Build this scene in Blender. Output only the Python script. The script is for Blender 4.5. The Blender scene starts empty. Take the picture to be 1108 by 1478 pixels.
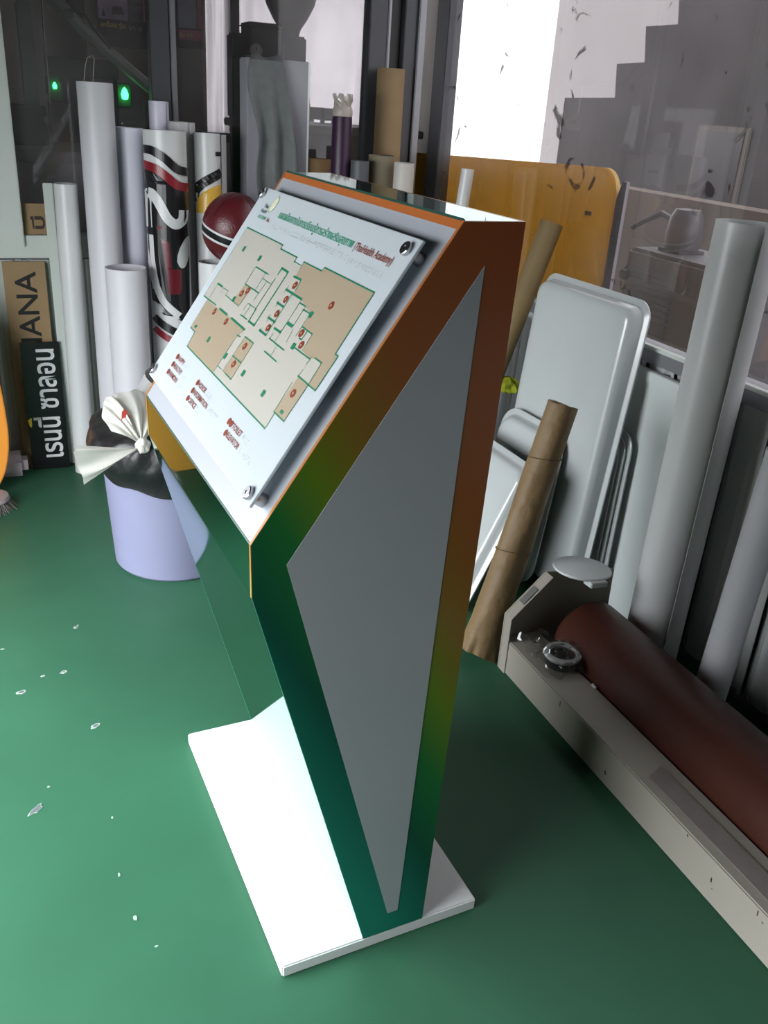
import bpy, bmesh, math, random
from mathutils import Vector, Matrix
random.seed(7)
SC = bpy.context.scene
COL = SC.collection
PI = math.pi

# ------------------------------------------------------------------ camera
F, YAW, PITCH, ROLL = 1278.19, .4229, .4329, .0679          # focal in pixels of the 1108x1478 frame
CAM = Vector((-.6471, -.9756, 1.3218))
_r = Vector((math.cos(YAW), -math.sin(YAW), 0)); _f = Vector((math.sin(YAW), math.cos(YAW), 0)); _u = Vector((0, 0, 1))
FW = _f*math.cos(PITCH) - _u*math.sin(PITCH); _u2 = _u*math.cos(PITCH) + _f*math.sin(PITCH)
RT = _r*math.cos(ROLL) + _u2*math.sin(ROLL); UP = _u2*math.cos(ROLL) - _r*math.sin(ROLL)
cd = bpy.data.cameras.new('camera'); cam = bpy.data.objects.new('camera', cd); COL.objects.link(cam)
cd.sensor_fit = 'AUTO'; cd.sensor_width = 36; cd.lens = F*36/1478; cd.clip_start = .01
cam.matrix_world = Matrix(((RT.x, UP.x, -FW.x, CAM.x), (RT.y, UP.y, -FW.y, CAM.y), (RT.z, UP.z, -FW.z, CAM.z), (0, 0, 0, 1)))
SC.camera = cam

# ------------------------------------------------------------------ world and light
SC.view_settings.view_transform = 'Standard'; SC.view_settings.look = 'None'
SC.view_settings.gamma = 1; SC.view_settings.use_curve_mapping = False
SC.view_settings.exposure = 1.2
W = bpy.data.worlds.new('overcast_sky'); SC.world = W; W.use_nodes = True
W.node_tree.nodes['Background'].inputs[0].default_value = (.93, .96, 1, 1)
W.node_tree.nodes['Background'].inputs[1].default_value = 5.6
DOOR = (-0.7, 1.45, 0.0, 1.40)                              # opening in the left wall: y0, y1, z0, z1
LEFT_X = -1.25

def area(name, loc, rot, sx, sy, power, color=(1, 1, 1), portal=False):
    l = bpy.data.lights.new(name, 'AREA'); l.shape = 'RECTANGLE'; l.size = sx; l.size_y = sy; l.energy = power; l.color = color
    o = bpy.data.objects.new(name, l); COL.objects.link(o); o.location = loc; o.rotation_euler = rot
    if portal: l.cycles.is_portal = True
    return o
area('door_portal', (LEFT_X-.02, (DOOR[0]+DOOR[1])/2, (DOOR[2]+DOOR[3])/2), (0, -PI/2, 0), DOOR[3]-DOOR[2], DOOR[1]-DOOR[0], 1, portal=True)

# ------------------------------------------------------------------ pixel helpers (a pixel is a direction; distance from a surface)
def ray(x, y): return FW + RT*((x-554)/F) - UP*((y-739)/F)
def atx(x, y, v): d = ray(x, y); return CAM + d*((v-CAM.x)/d.x)
def aty(x, y, v): d = ray(x, y); return CAM + d*((v-CAM.y)/d.y)
def atz(x, y, v): d = ray(x, y); return CAM + d*((v-CAM.z)/d.z)

# ------------------------------------------------------------------ materials
def lin(c):
    def g(v): v /= 255; return v/12.92 if v <= .04045 else ((v+.055)/1.055)**2.4
    return (g(c[0]), g(c[1]), g(c[2]), 1)
MATS = {}
def mat(name, col, rough=.5, metal=0, spec=.5, coat=0, var=0, vscale=6, bump=0, bscale=60, col2=None, ior=1.5, alpha=1, stretch=None):
    if name in MATS: return MATS[name]
    m = bpy.data.materials.new(name); m.use_nodes = True; nt = m.node_tree; b = nt.nodes['Principled BSDF']
    b.inputs['Base Color'].default_value = lin(col); b.inputs['Roughness'].default_value = rough
    b.inputs['Metallic'].default_value = metal; b.inputs['Specular IOR Level'].default_value = spec
    b.inputs['Coat Weight'].default_value = coat; b.inputs['Coat Roughness'].default_value = .03; b.inputs['IOR'].default_value = ior
    b.inputs['Alpha'].default_value = alpha
    tc = nt.nodes.new('ShaderNodeTexCoord'); src = tc.outputs['Object']
    if stretch:
        mp = nt.nodes.new('ShaderNodeMapping'); mp.inputs['Scale'].default_value = stretch
        nt.links.new(src, mp.inputs[0]); src = mp.outputs[0]
    if var or col2:
        n = nt.nodes.new('ShaderNodeTexNoise'); n.inputs['Scale'].default_value = vscale; n.inputs['Detail'].default_value = 5
        nt.links.new(src, n.inputs['Vector'])
        r = nt.nodes.new('ShaderNodeValToRGB'); r.color_ramp.elements[0].position = .3; r.color_ramp.elements[1].position = .7
        a = lin(col); c2 = lin(col2) if col2 else tuple(min(1, v*(1-var)) for v in a[:3])+(1,)
        r.color_ramp.elements[0].color = a; r.color_ramp.elements[1].color = c2
        nt.links.new(n.outputs[0], r.inputs[0]); nt.links.new(r.outputs[0], b.inputs['Base Color'])
    if bump:
        n2 = nt.nodes.new('ShaderNodeTexNoise'); n2.inputs['Scale'].default_value = bscale; n2.inputs['Detail'].default_value = 4
        nt.links.new(src, n2.inputs['Vector'])
        bp = nt.nodes.new('ShaderNodeBump'); bp.inputs['Strength'].default_value = bump; bp.inputs['Distance'].default_value = .01
        nt.links.new(n2.outputs[0], bp.inputs['Height']); nt.links.new(bp.outputs[0], b.inputs['Normal'])
    MATS[name] = m; return m

def glass_mat(name, tint, dust, smudge, dustcol=(165, 160, 165)):
    m = bpy.data.materials.new(name); m.use_nodes = True; nt = m.node_tree; N = nt.nodes; L = nt.links
    N.remove(N['Principled BSDF']); out = N['Material Output']
    tr = N.new('ShaderNodeBsdfTransparent'); tr.inputs[0].default_value = lin(tint)
    gl = N.new('ShaderNodeBsdfGlossy'); gl.inputs['Roughness'].default_value = .02
    ge = N.new('ShaderNodeNewGeometry'); dp = N.new('ShaderNodeVectorMath'); dp.operation = 'DOT_PRODUCT'
    L.new(ge.outputs['Normal'], dp.inputs[0]); L.new(ge.outputs['Incoming'], dp.inputs[1])
    ab = N.new('ShaderNodeMath'); ab.operation = 'ABSOLUTE'; L.new(dp.outputs['Value'], ab.inputs[0])
    om = N.new('ShaderNodeMath'); om.operation = 'SUBTRACT'; om.inputs[0].default_value = 1; L.new(ab.outputs[0], om.inputs[1])
    pw_ = N.new('ShaderNodeMath'); pw_.operation = 'POWER'; pw_.inputs[1].default_value = 5; L.new(om.outputs[0], pw_.inputs[0])
    fr = N.new('ShaderNodeMath'); fr.operation = 'MULTIPLY_ADD'; fr.inputs[1].default_value = .9; fr.inputs[2].default_value = .08; L.new(pw_.outputs[0], fr.inputs[0])
    mx = N.new('ShaderNodeMixShader'); L.new(fr.outputs[0], mx.inputs[0]); L.new(tr.outputs[0], mx.inputs[1]); L.new(gl.outputs[0], mx.inputs[2])
    df = N.new('ShaderNodeBsdfDiffuse'); df.inputs[0].default_value = lin(dustcol)
    tl = N.new('ShaderNodeBsdfTranslucent'); tl.inputs[0].default_value = lin(dustcol)
    dd = N.new('ShaderNodeMixShader'); dd.inputs[0].default_value = .5; L.new(df.outputs[0], dd.inputs[1]); L.new(tl.outputs[0], dd.inputs[2])
    tc = N.new('ShaderNodeTexCoord'); n = N.new('ShaderNodeTexNoise'); n.inputs['Scale'].default_value = 3.2; n.inputs['Detail'].default_value = 6
    L.new(tc.outputs['Object'], n.inputs['Vector'])
    mr = N.new('ShaderNodeMapRange'); mr.inputs[1].default_value = .35; mr.inputs[2].default_value = .7; mr.inputs[3].default_value = dust*.35; mr.inputs[4].default_value = dust
    L.new(n.outputs[0], mr.inputs[0])
    m2 = N.new('ShaderNodeMixShader'); L.new(mr.outputs[0], m2.inputs[0]); L.new(mx.outputs[0], m2.inputs[1]); L.new(dd.outputs[0], m2.inputs[2])
    last = m2
    if smudge:
        n3 = N.new('ShaderNodeTexNoise'); n3.inputs['Scale'].default_value = 9; n3.inputs['Detail'].default_value = 8; n3.inputs['Distortion'].default_value = 1.5
        L.new(tc.outputs['Object'], n3.inputs['Vector'])
        r3 = N.new('ShaderNodeMapRange'); r3.inputs[1].default_value = .65; r3.inputs[2].default_value = .70; r3.inputs[4].default_value = smudge
        L.new(n3.outputs[0], r3.inputs[0])
        bl = N.new('ShaderNodeBsdfDiffuse'); bl.inputs[0].default_value = lin((52, 46, 50))
        m3 = N.new('ShaderNodeMixShader'); L.new(r3.outputs[0], m3.inputs[0]); L.new(m2.outputs[0], m3.inputs[1]); L.new(bl.outputs[0], m3.inputs[2]); last = m3
    L.new(last.outputs[0], out.inputs[0]); MATS[name] = m; return m

def sheet_mat(name, col, trans=.6, clear=0, gloss=.12):
    m = bpy.data.materials.new(name); m.use_nodes = True; nt = m.node_tree; N = nt.nodes; L = nt.links
    N.remove(N['Principled BSDF']); out = N['Material Output']
    df = N.new('ShaderNodeBsdfDiffuse'); df.inputs[0].default_value = lin(col)
    tl = N.new('ShaderNodeBsdfTranslucent'); tl.inputs[0].default_value = lin(col)
    a = N.new('ShaderNodeMixShader'); a.inputs[0].default_value = trans; L.new(df.outputs[0], a.inputs[1]); L.new(tl.outputs[0], a.inputs[2])
    tr = N.new('ShaderNodeBsdfTransparent'); b = N.new('ShaderNodeMixShader'); b.inputs[0].default_value = clear
    L.new(a.outputs[0], b.inputs[1]); L.new(tr.outputs[0], b.inputs[2])
    gl = N.new('ShaderNodeBsdfGlossy'); gl.inputs['Roughness'].default_value = .15
    c = N.new('ShaderNodeMixShader'); c.inputs[0].default_value = gloss; L.new(b.outputs[0], c.inputs[1]); L.new(gl.outputs[0], c.inputs[2])
    L.new(c.outputs[0], out.inputs[0]); MATS[name] = m; return m

def emit_mat(name, col, s):
    m = bpy.data.materials.new(name); m.use_nodes = True; b = m.node_tree.nodes['Principled BSDF']
    b.inputs['Base Color'].default_value = lin(col); b.inputs['Emission Color'].default_value = lin(col); b.inputs['Emission Strength'].default_value = s
    MATS[name] = m; return m

# ------------------------------------------------------------------ mesh helpers
def mesh(name, verts, faces, m=None, smooth=False):
    me = bpy.data.meshes.new(name); me.from_pydata([tuple(v) for v in verts], [], faces); me.update()
    bm = bmesh.new(); bm.from_mesh(me); bmesh.ops.recalc_face_normals(bm, faces=bm.faces); bm.to_mesh(me); bm.free()
    if m: me.materials.append(m)
    if smooth:
        for p in me.polygons: p.use_smooth = True
        me.set_sharp_from_angle(angle=math.radians(38))
    return me
def link(name, me, parent=None, loc=None, matrix=None):
    o = bpy.data.objects.new(name, me); COL.objects.link(o)
    if parent: o.parent = parent
    if loc is not None: o.location = loc
    if matrix is not None: o.matrix_basis = matrix
    return o
def obj(name, verts, faces, m, parent=None, smooth=False, loc=None, matrix=None):
    return link(name, mesh(name, verts, faces, m, smooth), parent, loc, matrix)
def tag(o, label=None, cat=None, group=None, kind=None):
    if label: o['label'] = label
    if cat: o['category'] = cat
    if group: o['group'] = group
    if kind: o['kind'] = kind
    return o
def thing(name, loc, label=None, cat=None, group=None, rotz=0, kind=None):
    o = bpy.data.objects.new(name, None); COL.objects.link(o); o.location = loc; o.rotation_euler = (0, 0, rotz); o.empty_display_size = .05
    return tag(o, label, cat, group, kind)
def boxmesh(name, x0, x1, y0, y1, z0, z1, m, bev=.002):
    bm = bmesh.new()
    vs = [bm.verts.new((x, y, z)) for x in (x0, x1) for y in (y0, y1) for z in (z0, z1)]
    for f in ((0, 1, 3, 2), (4, 6, 7, 5), (0, 4, 5, 1), (2, 3, 7, 6), (0, 2, 6, 4), (1, 5, 7, 3)): bm.faces.new([vs[i] for i in f])
    bmesh.ops.recalc_face_normals(bm, faces=bm.faces)
    if bev: bmesh.ops.bevel(bm, geom=bm.edges[:], offset=bev, segments=2, affect='EDGES')
    me = bpy.data.meshes.new(name); bm.to_mesh(me); bm.free(); me.materials.append(m); return me
def box(name, x0, x1, y0, y1, z0, z1, m, parent=None, bev=.002, loc=None, matrix=None):
    return link(name, boxmesh(name, x0, x1, y0, y1, z0, z1, m, bev), parent, loc, matrix)
def axis(p0, p1):
    p0, p1 = Vector(p0), Vector(p1); z = (p1-p0).normalized()
    # keep the local X axis turned towards the camera
    t = (CAM-p0); x = (t - z*t.dot(z)).normalized(); y = z.cross(x)
    return Matrix(((x.x, y.x, z.x, p0.x), (x.y, y.y, z.y, p0.y), (x.z, y.z, z.z, p0.z), (0, 0, 0, 1))), (p1-p0).length
def lathe_v(prof, seg=40):
    v, f = [], []
    for r, z in prof:
        for k in range(seg):
            a = 2*PI*k/seg; v.append((r*math.cos(a), r*math.sin(a), z))
    for i in range(len(prof)-1):
        for k in range(seg):
            k2 = (k+1) % seg; f.append((i*seg+k, i*seg+k2, (i+1)*seg+k2, (i+1)*seg+k))
    return v, f
def lathe(name, prof, m, parent=None, seg=40, smooth=True, loc=None, matrix=None, cap=True):
    v, f = lathe_v(prof, seg)
    if cap and prof[0] != prof[-1]:
        if prof[0][0] > 1e-5: f.append(tuple(range(seg)))
        if prof[-1][0] > 1e-5: f.append(tuple(range((len(prof)-1)*seg, len(prof)*seg)))
    return obj(name, v, f, m, parent, smooth, loc, matrix)
def tubemesh(name, p0, p1, r, wall, m, seg=44, parent=None):
    """hollow cardboard or plastic tube between two points"""
    mx, L = axis(p0, p1)
    prof = [(r-wall, 0), (r, 0), (r, L), (r-wall, L), (r-wall, 0)]
    v, f = lathe_v(prof, seg)
    return obj(name, v, f, m, parent, True, None, mx)
def roll(name, p0, p1, r, m, parent=None, turns=2.3, pitch=.004, th=.0012, start=.6, seg=40, droop=0):
    """a sheet rolled up: spiral section with an outer flap edge, open at the ends"""
    mx, L = axis(p0, p1); n = int(turns*seg); v, f = [], []
    for i in range(n+1):
        a = start + 2*PI*i/seg; rr = r - pitch*i/seg
        d = droop*(.5+.5*math.cos(a))
        for q in (rr, rr-th):
            for z in (0, L-d): v.append((q*math.cos(a), q*math.sin(a), z))
    for i in range(n):
        a, b = i*4, (i+1)*4
        f += [(a, b, b+1, a+1), (a+2, a+3, b+3, b+2), (a+1, b+1, b+3, a+3), (a, a+2, b+2, b)]
    f += [(0, 1, 3, 2), (n*4, n*4+2, n*4+3, n*4+1)]
    return obj(name, v, f, m, parent, True, None, mx)
def prism(name, pts, fn, t0, t1, m, parent=None, bev=0, m2=None):
    """polygon pts mapped by fn(a,b,t), extruded from t0 to t1"""
    n = len(pts); v = [fn(a, b, t0) for a, b in pts]+[fn(a, b, t1) for a, b in pts]
    f = [tuple(range(n)), tuple(range(n, 2*n))[::-1]]+[(i, (i+1) % n, n+(i+1) % n, n+i) for i in range(n)]
    me = mesh(name, v, f, m)
    if bev:
        bm = bmesh.new(); bm.from_mesh(me); bmesh.ops.bevel(bm, geom=bm.edges[:], offset=bev, segments=2, affect='EDGES'); bm.to_mesh(me); bm.free()
    return link(name, me, parent)
def flat(name, polys, fn, d, m, parent):
    v, f = [], []
    for p in polys:
        f.append(tuple(range(len(v), len(v)+len(p)))); v += [fn(a, b, d) for a, b in p]
    return obj(name, v, f, m, parent)
def seg_polys(w, pts):
    out = []
    for (x0, y0), (x1, y1) in zip(pts, pts[1:]):
        dx, dy = x1-x0, y1-y0; l = math.hypot(dx, dy) or 1; dx, dy = dx/l*w/2, dy/l*w/2
        x0, y0, x1, y1 = x0-dx, y0-dy, x1+dx, y1+dy
        out.append([(x0-dy, y0+dx), (x1-dy, y1+dx), (x1+dy, y1-dx), (x0+dy, y0-dx)])
    return out
def oval(cx, cy, rx, ry, n=14): return [(cx+rx*math.cos(2*PI*k/n), cy+ry*math.sin(2*PI*k/n)) for k in range(n)]
def text(name, body, fn, u0, v0, w, h, m, parent, d=.0008, bold=.0, xs=(1, 0), stretch=True):
    """lettering as mesh: fn(u,v,d); w,h = box of the text from its lower left u0,v0; xs = reading direction in (u,v)"""
    c = bpy.data.curves.new(name, 'FONT'); c.body = body; c.offset = bold; c.resolution_u = 3
    o = bpy.data.objects.new(name, c); COL.objects.link(o); bpy.context.view_layer.update()
    me = bpy.data.meshes.new_from_object(o.evaluated_get(bpy.context.evaluated_depsgraph_get()))
    bpy.data.objects.remove(o); bpy.data.curves.remove(c)
    xa = [v.co.x for v in me.vertices]; ya = [v.co.y for v in me.vertices]; x0, x1, y0, y1 = min(xa), max(xa), min(ya), max(ya)
    sx = w/(x1-x0); sy = h/(y1-y0) if h else sx
    ys = (-xs[1], xs[0])
    for v in me.vertices:
        a, b = (v.co.x-x0)*sx, (v.co.y-y0)*sy
        v.co = Vector(fn(u0+a*xs[0]+b*ys[0], v0+a*xs[1]+b*ys[1], d))
    me.materials.clear(); me.materials.append(m)
    return link(name, me, parent)
def tray(name, w, h, d, rc, m, matrix, parent=None, rim=.014, n=7, thick=.003):
    """vacuum-formed rectangular tray / cover with rounded corners: closed shell, local x,y in its plane, bulge along +z"""
    def ring(ins, z):
        r = max(rc-ins*.6, .008); out = []
        for cx, cy, a0 in ((w/2-ins-r, h/2-ins-r, 0), (-w/2+ins+r, h/2-ins-r, PI/2), (-w/2+ins+r, -h/2+ins+r, PI), (w/2-ins-r, -h/2+ins+r, 1.5*PI)):
            for k in range(n): a = a0+PI/2*k/(n-1); out.append((cx+r*math.cos(a), cy+r*math.sin(a), z))
        return out
    rings = [ring(0, 0), ring(0, .004), ring(.003, .006), ring(rim, .006), ring(rim+.004, .009), ring(rim+.009, d*.6), ring(rim+.014, d*.86), ring(rim+.022, d*.97), ring(rim+.036, d),
             ring(rim+.06, d), ring(rim+.036+.01, d-thick), ring(rim+.022, d-thick*2), ring(rim+.012, d*.55), ring(rim+.006, .003), ring(rim, 0)]
    v = [p for q in rings for p in q]; k = 4*n; f = []
    for i in range(len(rings)-1):
        if i == 9: continue
        for j in range(k): f.append((i*k+j, i*k+(j+1) % k, (i+1)*k+(j+1) % k, (i+1)*k+j))
    for j in range(k): f.append(((len(rings)-1)*k+j, (len(rings)-1)*k+(j+1) % k, (j+1) % k, j))
    f.append(tuple(range(9*k, 10*k))); f.append(tuple(range(10*k, 11*k))[::-1])
    return obj(name, v, f, m, parent, True, None, matrix)
def plane_matrix(bl, br, tl):
    """local frame of a leaning board: origin at the centre, x from left to right, y up the board, z out of its face"""
    bl, br, tl = Vector(bl), Vector(br), Vector(tl); x = (br-bl).normalized(); y = (tl-bl); h = y.length
    z = x.cross(y).normalized(); y = z.cross(x); c = (br+tl)/2
    return Matrix(((x.x, y.x, z.x, c.x), (x.y, y.y, z.y, c.y), (x.z, y.z, z.z, c.z), (0, 0, 0, 1))), (br-bl).length, h
def blob(name, rx, ry, rz, m, parent, loc, amp=.1, freq=3, seg=36, rings=22, seed=0, fold=0):
    rnd = random.Random(seed); ph = [rnd.uniform(0, 6) for _ in range(8)]; v, f = [], []
    for i in range(rings+1):
        t = PI*i/rings
        for k in range(seg):
            a = 2*PI*k/seg; s = math.sin(t)
            q = 1+amp*(math.sin(freq*a+ph[0]+2*t)*.5+math.sin((freq+2)*a+ph[1]-3*t)*.3+math.sin(5*t+ph[2]+2*a)*.3)*s+fold*math.sin(11*a+ph[3])*s*s
            v.append((rx*q*s*math.cos(a), ry*q*s*math.sin(a), rz*q*math.cos(t)))
    for i in range(rings):
        for k in range(seg): k2 = (k+1) % seg; f.append((i*seg+k, i*seg+k2, (i+1)*seg+k2, (i+1)*seg+k))
    me = mesh(name, v, f, m, True); bm = bmesh.new(); bm.from_mesh(me); bmesh.ops.remove_doubles(bm, verts=bm.verts, dist=1e-5); bm.to_mesh(me); bm.free()
    return link(name, me, parent, loc)
def wire(name, pts, r, m, parent=None, seg=8):
    """round bar through points"""
    pts = [Vector(p) for p in pts]; v, f = [], []
    for i, p in enumerate(pts):
        d = (pts[min(i+1, len(pts)-1)]-pts[max(i-1, 0)]).normalized()
        a = d.orthogonal().normalized() if i == 0 else (a - d*a.dot(d)).normalized(); b = d.cross(a)
        for k in range(seg): t = 2*PI*k/seg; v.append(p+a*r*math.cos(t)+b*r*math.sin(t))
    for i in range(len(pts)-1):
        for k in range(seg): k2 = (k+1) % seg; f.append((i*seg+k, i*seg+k2, (i+1)*seg+k2, (i+1)*seg+k))
    f += [tuple(range(seg))[::-1], tuple(range((len(pts)-1)*seg, len(pts)*seg))]
    return obj(name, v, f, m, parent, True)

# palette
m_white = mat('white_vinyl', (206, 208, 208), .32, var=.06, vscale=9)
m_white2 = mat('white_paper_roll', (202, 202, 207), .42, var=.05, vscale=7)
m_lav = mat('bluish_white_roll', (214, 214, 228), .4, var=.05)
m_grey_roll = mat('grey_roll', (150, 152, 155), .5, var=.1)
m_kraft = mat('kraft_tube', (158, 132, 98), .75, var=.12, vscale=14, bump=.1)
m_alu = mat('grey_aluminium', (150, 152, 156), .38, metal=.6, var=.06)
m_alu_w = mat('white_powder_coat', (205, 212, 206), .4, var=.05)
m_alu_d = mat('dark_aluminium', (86, 87, 91), .45, metal=.4, var=.08)
m_black = mat('black_plastic', (22, 22, 24), .4)
m_darkgrey = mat('dark_grey_plastic', (58, 58, 60), .5, var=.1)
m_steel = mat('brushed_steel', (165, 165, 168), .25, metal=1)

# ================================================================== THE SETTING
BY = 2.40; RX = .955                                          # inner faces of the back and right walls
fm = mat('green_epoxy_floor', (54, 100, 76), .42, spec=.14, var=.18, vscale=2.6, bump=.06, bscale=14)
floor = box('floor', -1.6, 1.0, -2.7, 5.0, -.08, 0, fm, bev=0); tag(floor, kind='structure')
tag(box('ground_outside', 1.0, 14, -8, 12, -.12, -.03, mat('outside_concrete', (120, 118, 115), .8, var=.15), bev=0), kind='structure')
tag(box('ground_doorway', -12, -1.6, -10, 10, -.12, -.03, mat('outside_concrete', (120, 118, 115)), bev=0), kind='structure')
# paint flaked off the floor
m_flake = mat('flaked_paint_edge', (150, 164, 156), .6); m_bare = mat('bare_screed', (92, 98, 102), .7, var=.1)
def flake(px, py, rx, ry, ang, bare, seed):
    p = atz(px, py, 0); rnd = random.Random(seed); n = 14
    rr = [1+rnd.uniform(-.28, .28) for _ in range(n)]
    def pt(k, s, z): a = 2*PI*k/n; x, y = rx*rr[k]*s*math.cos(a), ry*rr[k]*s*math.sin(a); return (x*math.cos(ang)-y*math.sin(ang), x*math.sin(ang)+y*math.cos(ang), z)
    v = [pt(k, 1, 0) for k in range(n)]+[pt(k, .94, .0012) for k in range(n)]; f = [(k, (k+1) % n, n+(k+1) % n, n+k) for k in range(n)]+[tuple(range(n, 2*n))]
    o = obj('paint_chip', v, f, m_flake, floor, loc=(p.x, p.y, 0))
    if bare: obj('bare_patch', [pt(k, bare, .0016) for k in range(n)], [tuple(range(n))], m_bare, o)
flake(52, 1169, .019, .007, .75, .78, 1); flake(110, 905, .009, .005, .9, .4, 2); flake(92, 970, .009, .006, .3, .35, 3)
flake(32, 999, .012, .008, .2, .55, 4); flake(138, 1048, .012, .006, .4, .5, 5); flake(195, 1325, .003, .006, .2, 0, 6)
flake(70, 1136, .003, .003, 0, 0, 7); flake(226, 1366, .003, .002, 0, 0, 8); flake(4, 937, .005, .002, 0, 0, 9); flake(62, 976, .006, .003, .4, 0, 10)
flake(172, 1263, .002, .005, .1, 0, 11); flake(162, 1180, .002, .003, .1, 0, 12)

tag(box('ceiling', -2.1, 1.3, -2.7, 5.0, 2.75, 2.85, mat('ceiling_panel', (96, 95, 92), .8), bev=0), kind='structure')
m_wallp = mat('grey_painted_wall', (84, 82, 78), .7, var=.08)
wl = thing('wall_left', (LEFT_X-.1, 0, 0), kind='structure')
box('wall_section', -.1, .1, -2.7, DOOR[0], 0, 2.75, m_wallp, wl, 0); box('wall_section', -.1, .1, DOOR[1], 5.0, 0, 2.75, m_wallp, wl, 0)
box('wall_section', -.1, .1, DOOR[0], DOOR[1], DOOR[3], 2.75, m_wallp, wl, 0)
tag(box('wall_front', -2.1, 1.0, -2.8, -2.7, 0, 2.75, m_wallp, bev=0), kind='structure')

# lower wall panels: corrugated sheet, each plank a part
m_plank = mat('pale_corrugated_panel', (196, 202, 196), .45, var=.06)
def plank_mesh(w, h):
    # flat field, raised rib, groove
    x = [0, w*.12, w*.2, w*.62, w*.7, w*.86, w*.9, w]; d = [0, 0, .008, .008, 0, 0, .012, .012]
    v = [(a, -b, z) for z in (0, h) for a, b in zip(x, d)]; n = len(x); f = [(i, i+1, n+i+1, n+i) for i in range(n-1)]
    return mesh('plank', v, f, m_plank)
wb = thing('wall_back', (0, BY, 0), kind='structure')
pw = .115; pm = plank_mesh(pw, .70)
box('panel_backing', -1.25, 1.0, .012, .06, 0, .76, mat('panel_backing_grey', (120, 124, 120), .6), wb, 0)
for i in range(19): link('plank', pm, wb, (-1.24+i*pw, .004, .05))
trb = box('trim_1', -1.24, .95, -.022, .01, 0, .055, m_alu_w, None, .002, (0, BY, 0)); tag(trb, kind='structure')
box('sill_rail', -1.25, .96, -.03, .06, .76, .835, m_alu_w, wb, .003)
def bpost(xa, xb, m, y0=-.03, y1=.05, z0=.8): box('post', xa, xb, y0, y1, z0, 2.75, m, wb, .003)
pa = aty(3, 60, BY-.03).x; bpost(pa-.07, pa+.004, m_alu_w, -.045)
pb = aty(215, 60, BY).x; pc = aty(252, 60, BY).x; bpost(pb, pc-.02, m_alu_d, -.012); bpost(pc-.016, pc+.004, m_alu, -.006)
pd = aty(530, 60, BY).x; pe = aty(560, 60, BY).x; bpost(pd, pe-.012, m_alu_d, -.018); bpost(pe-.012, pe, m_alu, -.022)
pf = aty(578, 60, BY).x; bpost(pf, pf+.05, m_alu_d, -.03); bpost(pf+.05, pf+.078, m_alu, -.045)
bpost(pe, pf, m_black, .0)
# mirrored glazing behind the posts
m_glass = glass_mat('dusty_glass', (214, 212, 214), .36, 0, (160, 156, 158))
win = thing('window_1', (0, BY, 0), kind='structure')
def pane_y(x0, x1, y, z0, z1, m, par): obj('pane', [(x0, y, z0), (x1, y, z0), (x1, y, z1), (x0, y, z1)], [(0, 1, 2, 3)], m, par)
def pane_x(x, y0, y1, z0, z1, m, par): obj('pane', [(x, y0, z0), (x, y1, z0), (x, y1, z1), (x, y0, z1)], [(0, 3, 2, 1)], m, par)
pane_y(pa, pb, .02, .83, 2.75, m_glass, win); pane_y(pc, pd, .02, .83, 2.75, m_glass, win); pane_y(-1.25, pa-.07, .02, .83, 2.75, m_glass, win)

# right wall: same build
m_glass2 = glass_mat('dirty_window_glass', (120, 117, 117), .26, .8, (98, 94, 95))
wr = thing('wall_right', (RX, 0, 0), kind='structure')
m_plank_d = mat('grey_corrugated_panel', (176, 180, 178), .45, var=.08)
pmd = pm.copy(); pmd.materials.clear(); pmd.materials.append(m_plank_d)
box('panel_backing', .012, .05, -2.7, BY, 0, .74, mat('panel_backing_grey', (120, 124, 120)), wr, 0)
for i in range(44):
    o = link('plank', pmd, wr, (.004, BY-i*pw, .03)); o.rotation_euler = (0, 0, -PI/2)
box('sill_rail', -.012, .05, -2.7, BY, .728, .772, m_alu, wr, .003)
box('sill_lip', -.02, .0, -2.7, BY, .766, .776, m_alu_w, wr, .002)
box('wall_section', -.0, .05, -2.7, .11, .76, 2.75, m_wallp, wr, 0)  # unseen solid section, added in place of glazing to keep light out
for y0 in (2.30, .10): box('post', -.005, .05, y0, y0+.10, .76, 2.75, m_alu_d, wr, .003)
win2 = thing('window_2', (RX, 0, 0), kind='structure')
for ya, yb in ((.2, 2.3),): pane_x(.022, ya, yb, .77, 2.75, m_glass2, win2)

# ================================================================== SECOND ROOM BEHIND THE GLASS
FY = 3.6
wf = thing('wall_far', (0, FY, 0), kind='structure')
m_fw = mat('far_wall_paint', (196, 190, 184), .7, var=.1)
def fx(px, y=20): return aty(px, y, FY).x
zs = aty(480, 200, FY).z
m_sheet = sheet_mat('hazy_plastic_sheet', (158, 153, 154), .6)
wins = [(fx(296), fx(331)), (fx(344), fx(420)), (fx(424), fx(541))]
box('wall_section', -1.45, wins[0][0], 0, .08, 0, 2.75, m_fw, wf, 0); box('wall_section', wins[2][1], 1.42, 0, .08, 0, 2.75, m_fw, wf, 0)
box('wall_section', wins[0][0], wins[2][1], 0, .08, 0, zs, m_fw, wf, 0)
w3 = thing('window_3', (0, FY, 0), kind='structure')
for (a, b) in wins:
    # crumpled plastic film hung in the opening
    nx, nz = 22, 14; v = []; rnd = random.Random(int(a*100))
    for i in range(nx+1):
        for j in range(nz+1):
            u = i/nx; w_ = j/nz
            v.append((a+(b-a)*u, .03+.012*math.sin(9*u+3*w_)+.008*math.sin(17*u-5*w_+1), zs+(2.72-zs)*w_))
    obj('plastic_sheet', v, [(i*(nz+1)+j, (i+1)*(nz+1)+j, (i+1)*(nz+1)+j+1, i*(nz+1)+j+1) for i in range(nx) for j in range(nz)], m_sheet, w3, True)
for (a, b) in zip(wins[:-1], wins[1:]): box('window_frame', a[1], b[0], -.02, .08, zs, 2.75, m_alu_d, w3, .004)
box('window_frame', wins[0][0]-.03, wins[2][1]+.03, -.03, .06, zs-.04, zs, m_alu_d, w3, .004)
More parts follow.
